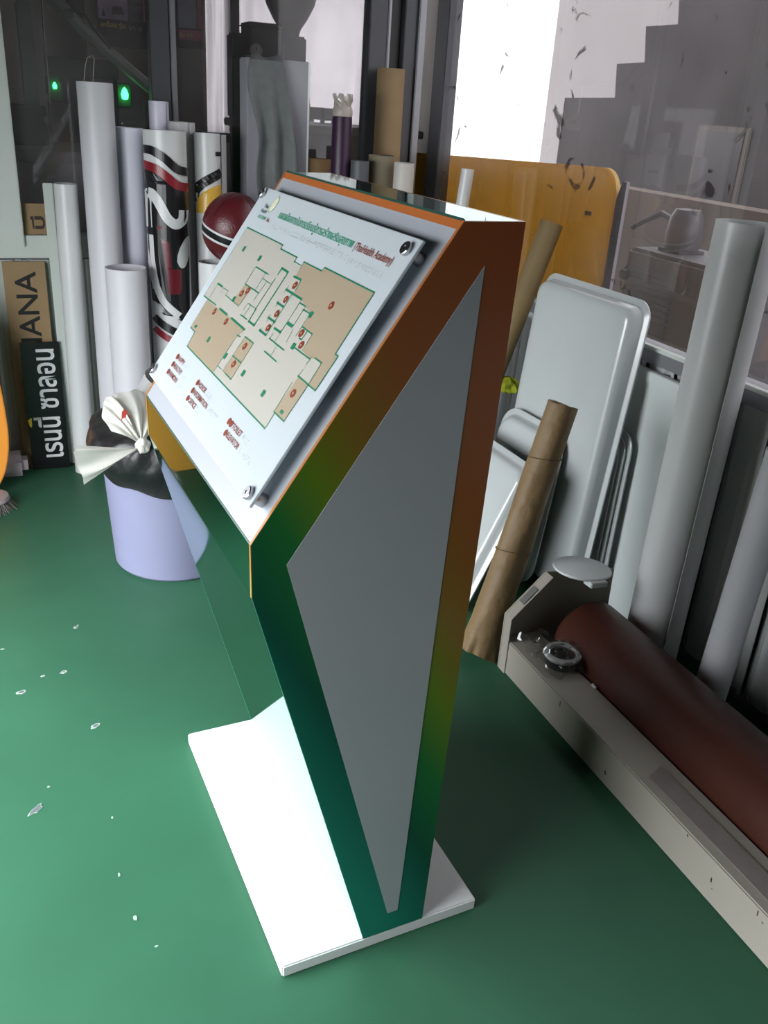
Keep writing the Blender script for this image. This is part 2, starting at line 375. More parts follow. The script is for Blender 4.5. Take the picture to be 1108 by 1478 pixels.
ws = prism('wall_side', [(1.0, 2.44), (1.04, 2.44), (1.46, 3.68), (1.40, 3.68)], lambda x, y, t: (x, y, t), -.08, 2.75, m_fw); tag(ws, kind='structure')
tag(prism('floor_far', [(1.0, 2.46), (1.40, 3.68), (1.0, 3.68)], lambda x, y, t: (x, y, t), -.08, 0, fm), kind='structure')
area('far_window_portal', ((wins[0][0]+wins[2][1])/2, FY+.1, (zs+2.75)/2), (-PI/2, 0, 0), wins[2][1]-wins[0][0], 2.75-zs, 1, portal=True)

def pbox(name, xa, ya, xb, yb, Y, dep, m, parent=None, bev=.004, zmin=None):
    """box in front-facing depth Y whose front face spans the pixel corners"""
    a = aty(xa, ya, Y); b = aty(xb, yb, Y); z0 = zmin if zmin is not None else min(a.z, b.z)
    return (min(a.x, b.x), max(a.x, b.x), Y, Y+dep, z0, max(a.z, b.z))
def standing(name, label, cat, ext, parts, group=None):
    x0, x1, y0, y1, z0, z1 = ext; t = thing(name, ((x0+x1)/2, (y0+y1)/2, z0), label, cat, group); return t

# long grey workbench along the other side of the glass
e = pbox('b', 10, 216, 118, 262, 2.62, .5, None); zt = e[5]
wbz = thing('workbench', (-.45, 2.9, 0), 'long grey workbench behind the glass next to the green lights', 'workbench')
box('worktop', -.55, .50, -.28, .3, zt-.04, zt, mat('bench_top_grey', (150, 146, 148), .5, var=.1), wbz, .004)
box('front_panel', -.55, .50, -.25, -.22, .1, zt-.04, mat('bench_front_grey', (160, 157, 160), .55, var=.08), wbz, .003)
for xx in (-.52, .47):
    for yy in (-.2, .26): box('leg', xx-.02, xx+.02, yy-.02, yy+.02, 0, zt-.04, m_darkgrey, wbz, .003)

# cutting plotter on the bench: dark beam, diagonal arm, uprights, green lamps
mc = thing('cutting_machine', (-.35, 2.95, zt), 'dark cutting machine with diagonal arm and green lamps behind the glass', 'machine')
def ml(p): return Vector(p)-Vector((-.35, 2.95, zt))
m_mach = mat('machine_dark_metal', (78, 82, 78), .5, metal=.1, var=.15); m_mach2 = mat('machine_grey_metal', (140, 144, 140), .45, metal=.1, var=.12)
def mbox(name, xa, ya, xb, yb, Y, dep, m, bev=.004, zmin=None):
    e = pbox(name, xa, ya, xb, yb, Y, dep, m, zmin=zmin); o = ml((0, 0, 0))
    return box(name, e[0]+o.x, e[1]+o.x, e[2]+o.y, e[3]+o.y, e[4]+o.z, e[5]+o.z, m, mc, bev)
mbox('beam', 66, 80, 172, 116, 3.0, .12, m_mach)
mbox('upright', 22, 0, 62, 200, 3.02, .1, m_mach2, zmin=zt)
mbox('upright', 168, 100, 208, 200, 3.05, .1, m_mach2, zmin=zt)
mbox('control_box', 14, 150, 70, 195, 2.9, .1, m_mach, zmin=zt); mbox('control_box', 70, 118, 104, 150, 3.0, .08, m_darkgrey)
wire('diagonal_arm', [ml(aty(62, -12, 2.86)), ml(aty(150, 70, 2.86)), ml(aty(242, 148, 2.86))], .022, m_mach2, mc, 8)
wire('hose', [ml(aty(95, 0, 2.84)), ml(aty(106, 14, 2.84)), ml(aty(122, 20, 2.84)), ml(aty(135, 40, 2.84)), ml(aty(160, 70, 2.84))], .006, m_black, mc)
mbox('saddle', 92, 12, 106, 28, 2.83, .05, m_mach)
m_led = emit_mat('green_lamp_glow', (60, 255, 120), 5)
for (lx, ly, r, Y) in ((180, 136, .014, 2.88), (79, 124, .008, 2.9)):
    p = ml(aty(lx, ly, Y)); st = box('lamp_housing', p.x-.03, p.x+.03, p.y+.012, p.y+.05, p.z-.05, p.z+.04, mat('lamp_housing', (70, 92, 78), .4), mc, .006)
    lathe('green_lamp', [(0, -r*1.4), (r*.8, -r*1.2), (r, 0), (r*.6, r*1.2), (0, r*1.8)], m_led, mc, 16, loc=p)
wire('edge_profile', [ml(aty(60, 0, 2.7)), ml(aty(70, 130, 2.7)), ml(aty(74, 190, 2.7))], .004, m_steel, mc)
for q in ((68, 140), (67, 173)):
    p = ml(aty(*q, 2.69)); box('bracket', p.x-.008, p.x+.008, p.y-.005, p.y+.005, p.z-.012, p.z+.012, m_steel, mc, .002)

# posters on a dark panel behind
m_pfr = mat('poster_dark', (52, 42, 54), .4); m_pic = mat('poster_photo', (226, 206, 236), .35, col2=(120, 100, 132), vscale=9)
m_pic2 = mat('poster_photo_dark', (60, 50, 66), .35, col2=(120, 104, 130), vscale=12); m_yel = mat('poster_yellow', (250, 216, 90), .4); m_pink = mat('poster_pink', (200, 96, 120), .4); m_pgrey = mat('poster_caption', (170, 160, 170), .4)
def poster(name, x0, x1, y1, Y, label, kind):
    a = aty(x0, y1, Y); b = aty(x1, y1, Y); c = aty(x0, -30, Y); w, h = b.x-a.x, c.z-a.z
    t = thing(name, (a.x, Y, a.z), label, 'poster', 'posters in the next room')
    fn = lambda u, v, d: (u*w, -.01-d, v*h)
    box('backing', 0, w, -.008, .008, 0, h, m_pfr, t, .002)
    if kind == 0:
        flat('photo', [[(.02, .42), (.62, .42), (.62, .98), (.02, .98)]], fn, .001, m_pic, t)
        flat('photo', [[(.66, .42), (.93, .42), (.93, .66), (.66, .66)], [(.66, .7), (.93, .7), (.93, .98), (.66, .98)]], fn, .001, m_pic2, t)
        flat('detail', [[(.3, .5), (.55, .5), (.5, .62), (.32, .62)], [(.05, .75), (.5, .79), (.5, .83), (.05, .79)], [(.08, .46), (.16, .46), (.13, .58)]], fn, .002, m_pfr, t)
        flat('margin', [[(.94, .42), (.98, .42), (.98, .98), (.94, .98)]], fn, .001, m_pink, t)
        text('lettering', 'เครื่อง รุ่น', fn, .06, .27, .5, .12, m_yel, t, .002, .01); text('lettering', 'V1-0', fn, .62, .27, .28, .07, m_pgrey, t, .002, .01)
    else:
        flat('photo', [[(.1, .3), (.78, .3), (.78, .98), (.1, .98)]], fn, .001, mat('poster_photo_blue', (120, 130, 160), .35, col2=(176, 178, 196), vscale=9), t)
        flat('margin', [[(.82, .3), (.97, .3), (.97, .98), (.82, .98)], [(.1, .12), (.97, .12), (.97, .27), (.1, .27)]], fn, .001, m_pink, t)
        text('lettering', 'รุ่น V2', fn, .12, .14, .5, .1, m_yel, t, .002, .01)
        return t
    return t
PY = 3.4
poster('poster', 143, 212, 66, PY, 'dark poster with machine photographs and yellow caption behind the glass', 0)
poster('poster', 254, 292, 68, PY, 'blue and pink poster beside the dark grey post behind the glass', 1)
sp = thing('display_stand', (aty(215, 60, PY).x, PY+.06, 0), 'dark upright panel holding the posters in the next room', 'stand')
e0 = aty(125, 60, PY).x-sp.location.x; e1 = aty(293, 60, PY).x-sp.location.x
box('panel', e0, e1, -.04, 0, 1.15, 2.3, mat('stand_panel', (160, 152, 142), .7, var=.1), sp, .004)
for q in (e0+.03, e1-.03): box('leg', q-.02, q+.02, -.03, .03, 0, 1.2, m_darkgrey, sp, .003)
for q in (e0+.03, e1-.03): box('foot', q-.02, q+.02, -.2, .08, 0, .03, m_darkgrey, sp, .003)

# counter with the coffee grinder and chair
ct = thing('counter', (.81, 2.86, 0), 'dark counter under the hopper machine behind the glass', 'counter')
zc = aty(390, 176, 2.75).z
box('top', -.5, .22, -.25, .22, zc-.03, zc, mat('counter_top', (98, 98, 96), .45), ct, .004); box('cabinet', -.48, .2, -.22, .2, .0, zc-.03, mat('counter_front', (70, 68, 68), .6), ct, .004)
gr = thing('grinder', (aty(395, 100, 2.95).x, 2.95, zc), 'dark grinder with funnel hopper and round dial behind the grey cloth', 'machine')
def gl(p): return Vector(p)-gr.location
def gbox(name, xa, ya, xb, yb, Y, dep, m, bev=.008, zmin=None):
    e = pbox(name, xa, ya, xb, yb, Y, dep, m, zmin=zmin); o = -gr.location
    return box(name, e[0]+o.x, e[1]+o.x, e[2]+o.y, e[3]+o.y, e[4]+o.z, e[5]+o.z, m, gr, bev)
gbox('body', 335, 46, 358, 180, 2.98, .1, m_darkgrey, zmin=zc); gbox('body', 360, 35, 405, 180, 2.92, .14, mat('machine_olive_grey', (86, 88, 84), .5), zmin=zc)
gbox('hood', 357, 30, 412, 44, 2.9, .16, m_mach, .012); gbox('body', 405, 50, 440, 180, 2.94, .12, m_darkgrey, zmin=zc)
p = gl(aty(369, 73, 2.90)); q = lathe('dial', [(0, 0), (.024, 0), (.026, .006), (.022, .009), (.02, .006), (0, .006)], mat('dial_ring', (170, 166, 160), .4), gr, 24, loc=p); q.rotation_euler = (PI/2, 0, 0)
q2 = box('dial_hand', -.0015, .0015, -.001, .012, .0092, .0105, m_black, q, 0)
p = gl(aty(418, 48, 2.98)); lathe('hopper', [(.036, -.03), (.04, .0), (.045, .015), (.07, .05), (.098, .10), (.112, .15), (.115, .22), (.11, .26), (.03, .27)], mat('smoked_hopper', (92, 90, 90), .35), gr, 32, loc=p)
ch = thing('office_chair', (aty(418, 150, 3.36).x, 3.36, 0), 'dark office chair seen through the glass beside the grinder', 'chair')
zz = aty(418, 130, 3.36).z
tray('backrest', .2, .42, .04, .07, m_black, Matrix.Translation((0, 0, zz-.21)) @ Matrix.Rotation(PI/2, 4, 'X'), ch); box('seat', -.16, .16, -.2, .12, .44, .5, m_black, ch, .02)
lathe('stem', [(.025, .05), (.025, .44)], m_darkgrey, ch, 16); box('back_bar', -.02, .02, .02, .05, .46, zz-.2, m_darkgrey, ch, .004)
for k in range(5):
    b_ = box('foot', 0, .18, -.02, .02, .02, .05, m_darkgrey, ch, .006); b_.rotation_euler = (0, 0, 2*PI*k/5)
e = pbox('x', 464, 171, 486, 240, 2.95, .2, None, zmin=zc)
cb = thing('computer_case', ((e[0]+e[1])/2, 2.95, zc), 'black computer case on the counter behind the purple bottle', 'computer')
ch_ = e[5]-zc; box('case', -.035, .035, 0, .2, .012, max(.06, ch_), m_black, cb, .006); box('vent', -.02, .02, -.002, 0, .02, max(.05, ch_)*.7, m_darkgrey, cb, .001)
for sx in (-.025, .025):
    for sy in (.03, .17): box('foot', sx-.008, sx+.008, sy-.008, sy+.008, 0, .012, m_black, cb, .002)
mi = thing('standing_mirror', (aty(267, 150, 2.9).x, 2.9, zt), 'small round-topped grey mirror on the workbench behind the rolls', 'mirror')
mi.location.x = min(mi.location.x, .0)
a_ = [(-.045, .01), (.045, .01), (.045, .14)]+[(.045*math.cos(t), .14+.045*math.sin(t)) for t in [PI*k/10 for k in range(1, 10)]]+[(-.045, .14)]
prism('frame', a_, lambda a, b, t: (a, t, b), 0, .012, m_alu_d, mi, .002); prism('glass', [(x*.9, .012+(z-.01)*.93) for x, z in a_], lambda a, b, t: (a, t, b), -.0015, 0, mat('mirror_glass', (150, 148, 140), .1, metal=.8), mi)
box('foot', -.05, .05, -.03, .05, 0, .01, m_alu_d, mi, .003)

# ================================================================== OUTSIDE THE RIGHT WINDOW
m_yellow = sheet_mat('yellow_acrylic', (240, 206, 104), .58, 0, .05)
a = atx(893, 245, 1.03)
yb_ = thing('yellow_board', (1.03, 1.95, -.03), 'large yellow board with rounded corner leaning outside the dirty window', 'board')
zt_ = a.z+.03; rc = .07; ye = a.y-1.95
pts = [(.72, 0), (.72, zt_-.05), (ye+rc, zt_)]+[(ye+rc-rc*math.sin(t), zt_-rc+rc*math.cos(t)) for t in [PI/2*k/8 for k in range(1, 9)]]+[(ye-.02, 0)]
prism('panel', pts, lambda y, z, t: (t+.0, y, z), 0, .02, m_yellow, yb_, .003)
prism('edge_strip', [(ye-.002, .0), (ye-.002, zt_-rc-.01), (ye-.02, zt_-.03), (ye-.04, zt_-.03), (ye-.04, 0)], lambda y, z, t: (t, y, z), .005, .016, mat('pale_edge', (150, 146, 152), .6), yb_)
box('caption_sticker', -.001, .0, ye+.1, ye+.135, zt_-.14, zt_-.128, mat('pale_edge', (150, 146, 152)), yb_, 0)
m_build = mat('grey_render_building', (60, 57, 58), .85, var=.12, vscale=1.5); m_build2 = mat('pale_render_building', (150, 146, 146), .8, var=.06, vscale=1.2)
BX = 5.0
def bz(px, py): return atx(px, py, BX)
steps = [(815, 141), (887, 141), (890, 92), (930, 90), (932, 38), (978, 35), (982, -40), (1108, -60)]
bp = [(bz(*s).y, bz(*s).z) for s in steps]
poly = [(bp[0][0], -.03)]+bp+[(bp[-1][0]-6, bp[-1][1]+.4), (bp[-1][0]-6, -.03)]
sb = thing('stepped_building', (BX, bp[0][0], -.03), 'dark grey building with stepped outline beyond the right window', 'building')
prism('wall', [(y-bp[0][0], z+.03) for y, z in poly], lambda y, z, t: (t, y, z), 0, 2.5, m_build, sb)
for px, py, qx, qy in ((1012, 180, 1062, 305),):
    u, v_ = bz(px, py), bz(qx, qy); wv = box('window', -.03, -.005, v_.y-bp[0][0], u.y-bp[0][0], v_.z+.03, u.z+.03, mat('building_trim', (96, 90, 84), .8), sb, .01)
    box('pane', -.04, -.03, v_.y-bp[0][0]+.05, u.y-bp[0][0]-.05, v_.z+.07, u.z-.01, mat('dark_window', (46, 43, 44), .3), wv, 0)
BX2 = 9.0
u = atx(815, -60, BX2); v_ = atx(1108, -80, BX2)
pb2 = thing('pale_building', (BX2, u.y, -.03), 'pale building seen above the stepped grey one beyond the right window', 'building')
box('wall', 0, 2, v_.y-u.y-6, 0, 0, 6, m_build2, pb2, 0); box('parapet', -.06, 2, v_.y-u.y-6, .05, 6, 6.2, m_build2, pb2, 0)
# low yard wall below the sky patch
tag(box('yard_wall', 0, .15, -2, 8, 0, 1.0, mat('yard_wall_brown', (96, 84, 74), .85, var=.15), None, 0, (2.6, 0, -.03)), 'low brown yard wall beyond the right window', 'wall')
# air conditioner unit and pump
AX = 1.55
p0 = atx(905, 355, AX); p1 = atx(1000, 500, AX)
ac = thing('air_conditioner', (AX, p0.y, -.03), 'grey air conditioner unit with slotted grille outside the right window', 'air conditioner')
wd = p0.y-p1.y+.25; hh = p0.z+.03
box('case', 0, .3, -wd, 0, .12, hh, mat('unit_case', (84, 80, 82), .5, var=.08), ac, .015)
for k in range(16): box('slat', -.012, 0, -.30, -.06, hh-.07-k*.022, hh-.058-k*.022, m_darkgrey, ac, .002)
for yy in (-wd+.06, -.06): box('foot', .02, .28, yy-.03, yy+.03, 0, .12, m_darkgrey, ac, .004)
p0 = atx(912, 350, AX)
lathe('knob', [(0, 0), (.02, 0), (.018, .02), (0, .022)], m_black, ac, 16, matrix=Matrix.Translation((-.005, -.03, hh-.1)) @ Matrix.Rotation(-PI/2, 4, 'Y'))
pm_ = thing('pump', (AX+.13, atx(945, 340, AX).y, hh-.03), 'rounded grey pump sitting on the air conditioner outside', 'pump')
lathe('motor', [(0, 0), (.05, 0), (.062, .012), (.066, .06), (.06, .12), (.045, .15), (0, .155)], mat('pump_grey', (84, 80, 82), .4), pm_, 28); wire('pipe', [(0, .05, .1), (0, .14, .12), (0, .24, .08), (0, .3, .05)], .012, m_darkgrey, pm_); box('foot', -.06, .06, -.06, .06, -.0, .012, m_darkgrey, pm_, .003)

# ================================================================== THE KIOSK
A = .0447; KO = Vector((-.157, .316, 0)); ca, sa = math.cos(A), math.sin(A)
KW = .6333
kiosk = thing('information_kiosk', (KO.x*ca-KO.y*sa, KO.x*sa+KO.y*ca, 0), 'orange and green information kiosk with sloping map board and white base', 'kiosk', rotz=A)
def K(x, y, z): return (x-KO.x, y-KO.y, z)
TH = .0248
P0, P1, P2, P3, P4, P5 = (-.1968, TH), (-.0831, TH), (-.0458, 1.2), (-.1315, 1.2), (-.394, .8117), (-.3925, .7345)
SX, SZ = .5593, .8289; SL = .4693
def Q(y, sd, off): return K(P4[0]+SX*sd-SZ*off, y, P4[1]+SZ*sd+SX*off)
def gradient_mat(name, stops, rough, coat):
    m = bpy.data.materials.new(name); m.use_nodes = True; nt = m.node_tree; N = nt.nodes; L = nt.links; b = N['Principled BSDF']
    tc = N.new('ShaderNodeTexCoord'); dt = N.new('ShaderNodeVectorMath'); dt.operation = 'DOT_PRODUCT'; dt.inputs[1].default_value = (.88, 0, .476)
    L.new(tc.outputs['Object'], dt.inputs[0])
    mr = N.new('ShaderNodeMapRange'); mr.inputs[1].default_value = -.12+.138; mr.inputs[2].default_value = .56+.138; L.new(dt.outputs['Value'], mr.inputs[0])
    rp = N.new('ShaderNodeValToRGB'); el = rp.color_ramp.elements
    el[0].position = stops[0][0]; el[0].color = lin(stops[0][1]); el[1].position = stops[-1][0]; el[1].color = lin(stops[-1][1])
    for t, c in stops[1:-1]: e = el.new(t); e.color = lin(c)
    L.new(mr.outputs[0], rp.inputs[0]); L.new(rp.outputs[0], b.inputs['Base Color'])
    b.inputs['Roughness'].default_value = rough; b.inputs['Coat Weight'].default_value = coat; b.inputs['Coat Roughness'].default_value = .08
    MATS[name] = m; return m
m_grad = gradient_mat('orange_to_green_print', [(0, (24, 124, 106)), (.18, (6, 72, 56)), (.30, (24, 104, 46)), (.40, (92, 122, 18)), (.50, (124, 98, 18)), (.64, (142, 78, 24)), (1, (152, 72, 34))], .35, .15)  # printed gradient; teal end also lightened to paint in light near the base
m_panel = mat('silver_grey_panel', (172, 176, 180), .4, metal=.15, var=.03)
m_gloss = mat('mirror_finish_sheet', (150, 190, 176), .035, metal=1)
m_gloss.node_tree.nodes['Principled BSDF'].inputs['Specular Tint'].default_value = (.74, .82, .79, 1)
m_orange = mat('orange_edge', (158, 88, 40), .4); m_base = mat('white_laminate', (222, 224, 224), .3, spec=.5)
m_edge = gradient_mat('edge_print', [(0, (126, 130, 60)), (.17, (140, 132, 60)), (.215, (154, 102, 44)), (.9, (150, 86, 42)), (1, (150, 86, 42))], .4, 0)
base = box('base_plate', -.3418-KO.x, .0266-KO.x, -KO.y, KW-KO.y, 0, TH, m_base, kiosk, .0025)
side = [P0, P1, P2, P3, P4, P5]
for y0, y1, ys in ((0, .006, -1), (KW-.006, KW, 1)):
    sp_ = prism('side_panel', side, lambda a, b, t: K(a, t, b), y0, y1, m_grad, kiosk)
    yy = y0 if ys < 0 else y1
    inl = prism('inlay_panel', [(-.098, 1.148), (-.347, .776), (-.154, .068), (-.135, .068)], lambda a, b, t: K(a, t, b), yy-.0006, yy+.0006, m_panel, sp_)
    # printed edge that shows along the slope and the lip
    ed = []
    for a, b in ((P3, P4), (P4, P5)):
        pass
    prism('edge_strip', [P3, P4, P5, (P5[0]-.0008, P5[1]), (P4[0]-.0009, P4[1]+.0002), (P3[0]-.0007, P3[1]+.0006)], lambda a, b, t: K(a, t, b), y0+.0002, y1-.0002, m_edge, sp_)
def quad(name, a, b, y0, y1, t, m, off=0, parent=kiosk):
    """panel between profile points a and b, thickness t inwards"""
    dx, dz = b[0]-a[0], b[1]-a[1]; l = math.hypot(dx, dz); nx, nz = -dz/l, dx/l
    pts = [(a[0]+nx*off, a[1]+nz*off), (b[0]+nx*off, b[1]+nz*off), (b[0]+nx*(off-t), b[1]+nz*(off-t)), (a[0]+nx*(off-t), a[1]+nz*(off-t))]
    return prism(name, pts, lambda u, v, w: K(u, w, v), y0, y1, m, parent)
yi0, yi1 = .006, KW-.006
quad('front_panel', P5, P0, yi0, yi1, -.004, m_gloss); quad('lip_panel', P4, P5, yi0, yi1, -.004, m_gloss)
quad('rear_panel', P1, P2, yi0, yi1, -.004, m_grad)
quad('top_panel', P2, P3, yi0, yi1, -.004, m_gloss)
# sloping board with the orange header band
fnQ = lambda y, s, d: Q(y, s, d)
prism('slope_board', [(yi0, .0), (yi1, .0), (yi1, .4565), (yi0, .4565)], fnQ, -.004, 0, mat('pale_grey_board', (148, 152, 158), .35, var=.03), kiosk)
prism('header_band', [(yi0, .4565), (yi1, .4565), (yi1, SL), (yi0, SL)], fnQ, -.004, 0, m_orange, kiosk)
prism('board_edge', [(yi0, -.0012), (yi1, -.0012), (yi1, .0012), (yi0, .0012)], fnQ, -.003, .0006, mat('dark_green_seam', (34, 70, 60), .4), kiosk)
prism('top_edge', [(yi0, SL-.0015), (yi1, SL-.0015), (yi1, SL+.002), (yi0, SL+.002)], fnQ, -.003, .0006, mat('dark_green_seam', (34, 70, 60)), kiosk)
# the acrylic map plate on four stand-offs
PY1 = .612; PW, PH, POFF = .594, .3855, .022
def PL(u, v, d=0): return Q(PY1-u, .0385+v, POFF+d)
m_acr = sheet_mat('white_acrylic', (200, 208, 212), .42, 0, .05)
plate = prism('sign_plate', [(0, 0), (PW, 0), (PW, PH), (0, PH)], PL, -.004, 0, m_acr, kiosk, .0006)
for u, v in ((.574, .368), (.577, .012), (.012, .014), (.011, .373)):
    c0 = Vector(Q(PY1-u, .0385+v, 0)); c1 = Vector(PL(u, v, -.004)); nrm = (c1-c0).normalized()
    rt = nrm.to_track_quat('Z', 'Y').to_matrix().to_4x4()
    so = lathe('standoff', [(0, 0), (.0095, 0), (.0095, .0178), (0, .0178)], m_steel, kiosk, 24, matrix=Matrix.Translation(c0) @ rt)
    lathe('standoff_cap', [(0, .0222), (.0085, .0222), (.0092, .0235), (.0092, .0275), (.0082, .0286), (.003, .0286), (.003, .0276), (0, .0276)], m_steel, so, 24)
FLOOR = [(0.0295,0.1709),(0.0298,0.2218),(0.0320,0.3090),(0.2159,0.3085),(0.2169,0.3015),(0.2909,0.3010),(0.2909,0.2935),(0.3213,0.2935),(0.3232,0.2995),(0.393,0.2994),(0.3949,0.3054),(0.5619,0.3050),(0.5634,0.2156),(0.573,0.2156),(0.573,0.1646),(0.5477,0.1646),(0.546,0.109),(0.511,0.109),(0.5116,0.0845),(0.0925,0.0865),(0.0875,0.1135),(0.0568,0.1140),(0.0536,0.1705)]
TAN = [[(0.3257,0.2769),(0.3232,0.2995),(0.393,0.2994),(0.3949,0.3054),(0.5619,0.3045),(0.5634,0.2156),(0.573,0.2153),(0.5723,0.1646),(0.5477,0.1645),(0.5459,0.1968),(0.5222,0.1969),(0.5117,0.1919),(0.4783,0.1947),(0.4787,0.2202),(0.4372,0.221),(0.4395,0.2405),(0.3845,0.2519),(0.3516,0.2523),(0.3488,0.2762)],
 [(0.0558,0.1688),(0.2688,0.1694),(0.2566,0.1457),(0.255,0.0868),(0.0921,0.0867),(0.0887,0.1134),(0.0575,0.1136)],
 [(0.2862,0.1613),(0.3274,0.1615),(0.3289,0.0993),(0.2839,0.0993)], [(0.5114,0.1642),(0.5477,0.1645),(0.546,0.1089),(0.5069,0.109)], [(0.168,0.2267),(0.2037,0.2266),(0.1964,0.1922),(0.1606,0.192)]]
T_, N_, K_ = .002, .0011, .0034
LINES = [(N_,[(0.0295,0.1709),(0.0298,0.2218),(0.0320,0.3090)]),(T_,[(0.0320,0.3090),(0.2159,0.3085),(0.2169,0.3015),(0.2909,0.3010),(0.2914,0.293)]),(N_,[(0.2895,0.2939),(0.3213,0.2931)]),(N_,[(0.3257,0.2769),(0.3232,0.2995)]),(T_,[(0.3232,0.2995),(0.393,0.2994),(0.3949,0.3054),(0.5619,0.3045)]),(T_,[(0.5615,0.3045),(0.5634,0.2156),(0.573,0.2153),(0.5723,0.1646),(0.5096,0.1653)]),(T_,[(0.5477,0.1645),(0.5459,0.1968),(0.5222,0.1969)]),(N_,[(0.5477,0.1645),(0.546,0.1089)]),(T_,[(0.546,0.1089),(0.5069,0.109)]),(N_,[(0.5069,0.109),(0.5056,0.1544)]),(N_,[(0.5096,0.1653),(0.5121,0.1757)]),(N_,[(0.5115,0.1841),(0.5132,0.1976)]),(N_,[(0.5107,0.1081),(0.5123,0.0841)]),(T_,[(0.5116,0.0845),(0.0925,0.0865),(0.0875,0.1135),(0.0568,0.1140)]),
 (N_,[(0.0568,0.1139),(0.0536,0.1699)]),(T_,[(0.0295,0.1709),(0.1048,0.1711)]),(K_,[(0.1293,0.1708),(0.1732,0.1701)]),(K_,[(0.1972,0.1702),(0.2694,0.169)]),(N_,[(0.2688,0.1694),(0.2665,0.1627)]),(N_,[(0.255,0.0868),(0.2566,0.1457)]),(N_,[(0.0579,0.1732),(0.0572,0.2024)]),(K_,[(0.0572,0.2024),(0.0833,0.2021)]),(N_,[(0.095,0.1894),(0.0929,0.2017),(0.1186,0.2023),(0.1186,0.1936),(0.1964,0.1922)]),(N_,[(0.0937,0.1732),(0.0933,0.1797)]),(N_,[(0.168,0.2267),(0.1674,0.2588)]),(T_,[(0.1674,0.2588),(0.2298,0.2585)]),(N_,[(0.2193,0.2276),(0.2186,0.2587)]),(T_,[(0.168,0.2267),(0.238,0.2265)]),(N_,[(0.2212,0.2485),(0.261,0.248)]),(T_,[(0.2641,0.2581),(0.2621,0.2032)]),(N_,[(0.2365,0.213),(0.2414,0.2486)]),(N_,[(0.1964,0.1922),(0.1983,0.2264)]),(N_,[(0.2229,0.2044),(0.2628,0.2044)]),(N_,[(0.2221,0.1919),(0.2229,0.2044)]),(N_,[(0.2367,0.1855),(0.2379,0.2041)]),(T_,[(0.223,0.1833),(0.2552,0.1833)]),
 (K_,[(0.264,0.2666),(0.2641,0.2766),(0.2934,0.2756),(0.2923,0.1829),(0.2654,0.183),(0.264,0.2037)]),(K_,[(0.3203,0.2745),(0.3496,0.275)]),(T_,[(0.3496,0.275),(0.3531,0.2577)]),(K_,[(0.3214,0.2527),(0.3884,0.252)]),(N_,[(0.3884,0.252),(0.3878,0.2376)]),(N_,[(0.3218,0.2466),(0.3233,0.2592)]),(K_,[(0.32,0.2298),(0.3476,0.2295)]),(N_,[(0.3226,0.2236),(0.3225,0.2343)]),(K_,[(0.3214,0.2046),(0.3519,0.2045)]),(N_,[(0.3247,0.1981),(0.3224,0.2101)]),(K_,[(0.3197,0.1821),(0.3497,0.1819)]),(T_,[(0.3497,0.1819),(0.3497,0.2504)]),(N_,[(0.3215,0.1817),(0.323,0.1869)]),(N_,[(0.3879,0.1831),(0.3885,0.2464)]),(T_,[(0.3885,0.2464),(0.412,0.2465)]),(N_,[(0.412,0.2465),(0.4124,0.2141)]),(T_,[(0.4104,0.241),(0.436,0.2413)]),(N_,[(0.4369,0.238),(0.4372,0.2057)]),(K_,[(0.3617,0.1972),(0.3879,0.1976)]),(T_,[(0.3879,0.1976),(0.3887,0.2131)]),(N_,[(0.4185,0.2103),(0.4214,0.1915)]),
 (T_,[(0.366,0.1814),(0.4287,0.1805)]),(N_,[(0.3677,0.1819),(0.3681,0.1905)]),(T_,[(0.3762,0.1627),(0.4289,0.1619)]),(N_,[(0.4025,0.1642),(0.4026,0.18)]),(T_,[(0.4372,0.221),(0.4778,0.22)]),(N_,[(0.4778,0.22),(0.4783,0.1947)]),(T_,[(0.4542,0.1921),(0.5117,0.1919)]),(T_,[(0.4501,0.2058),(0.4586,0.2059),(0.4594,0.2192)]),(T_,[(0.2862,0.1613),(0.3274,0.1615)]),(N_,[(0.3274,0.1615),(0.3289,0.0993)]),(T_,[(0.3289,0.0993),(0.2957,0.0996)]),(N_,[(0.2839,0.0993),(0.2862,0.1613)]),(T_,[(0.2855,0.127),(0.328,0.1275)]),(N_,[(0.2558,0.0994),(0.2739,0.0997)]),(T_,[(0.256,0.1556),(0.2707,0.1562)])]
m_pf = mat('print_pale_floor', (160, 158, 150), .25); m_tan = mat('print_tan_room', (146, 133, 113), .25); m_pg = mat('print_dark_green', (22, 104, 72), .3)
m_rust = mat('print_rust', (116, 48, 28), .3); m_pgrey2 = mat('print_grey', (150, 156, 160), .35); m_tgreen = mat('print_title_green', (40, 134, 100), .3); m_ink = mat('print_ink', (44, 62, 60), .35)
flat('map_floor', [FLOOR], PL, .0003, m_pf, plate)
for t in TAN: flat('map_room', [t], PL, .0005, m_tan, plate)
flat('map_walls', [q for w, l in LINES for q in seg_polys(w, l)], PL, .0007, m_pg, plate)
for u, v in ((.0755, .2748), (.1615, .2735), (.1613, .1965), (.1625, .1200), (.2615, .1191), (.3550, .1183), (.4490, .1170), (.5270, .1160), (.0770, .1212), (.4410, .2408), (.4005, .2138), (.4482, .1925)):
    s = (.0048, .0048) if (u, v) not in ((.4005, .2138), (.5270, .1160), (.0770, .1212)) else ((.0112, .0024) if u == .4005 else (.0050, .0026))
    flat('map_column', [[(u-s[0], v-s[1]), (u+s[0], v-s[1]), (u+s[0], v+s[1]), (u-s[0], v+s[1])]], PL, .0009, m_pg, plate)
ICON = [(0.1856,0.1603),(0.116,0.1612),(0.3423,0.1923),(0.3413,0.216),(0.3407,0.2403),(0.3413,0.264),(0.1945,0.2203),(0.1781,0.2111),(0.3059,0.1498),(0.3066,0.1183),(0.5255,0.144),(0.4793,0.2649),(0.4474,0.2131),(0.4675,0.2002)]
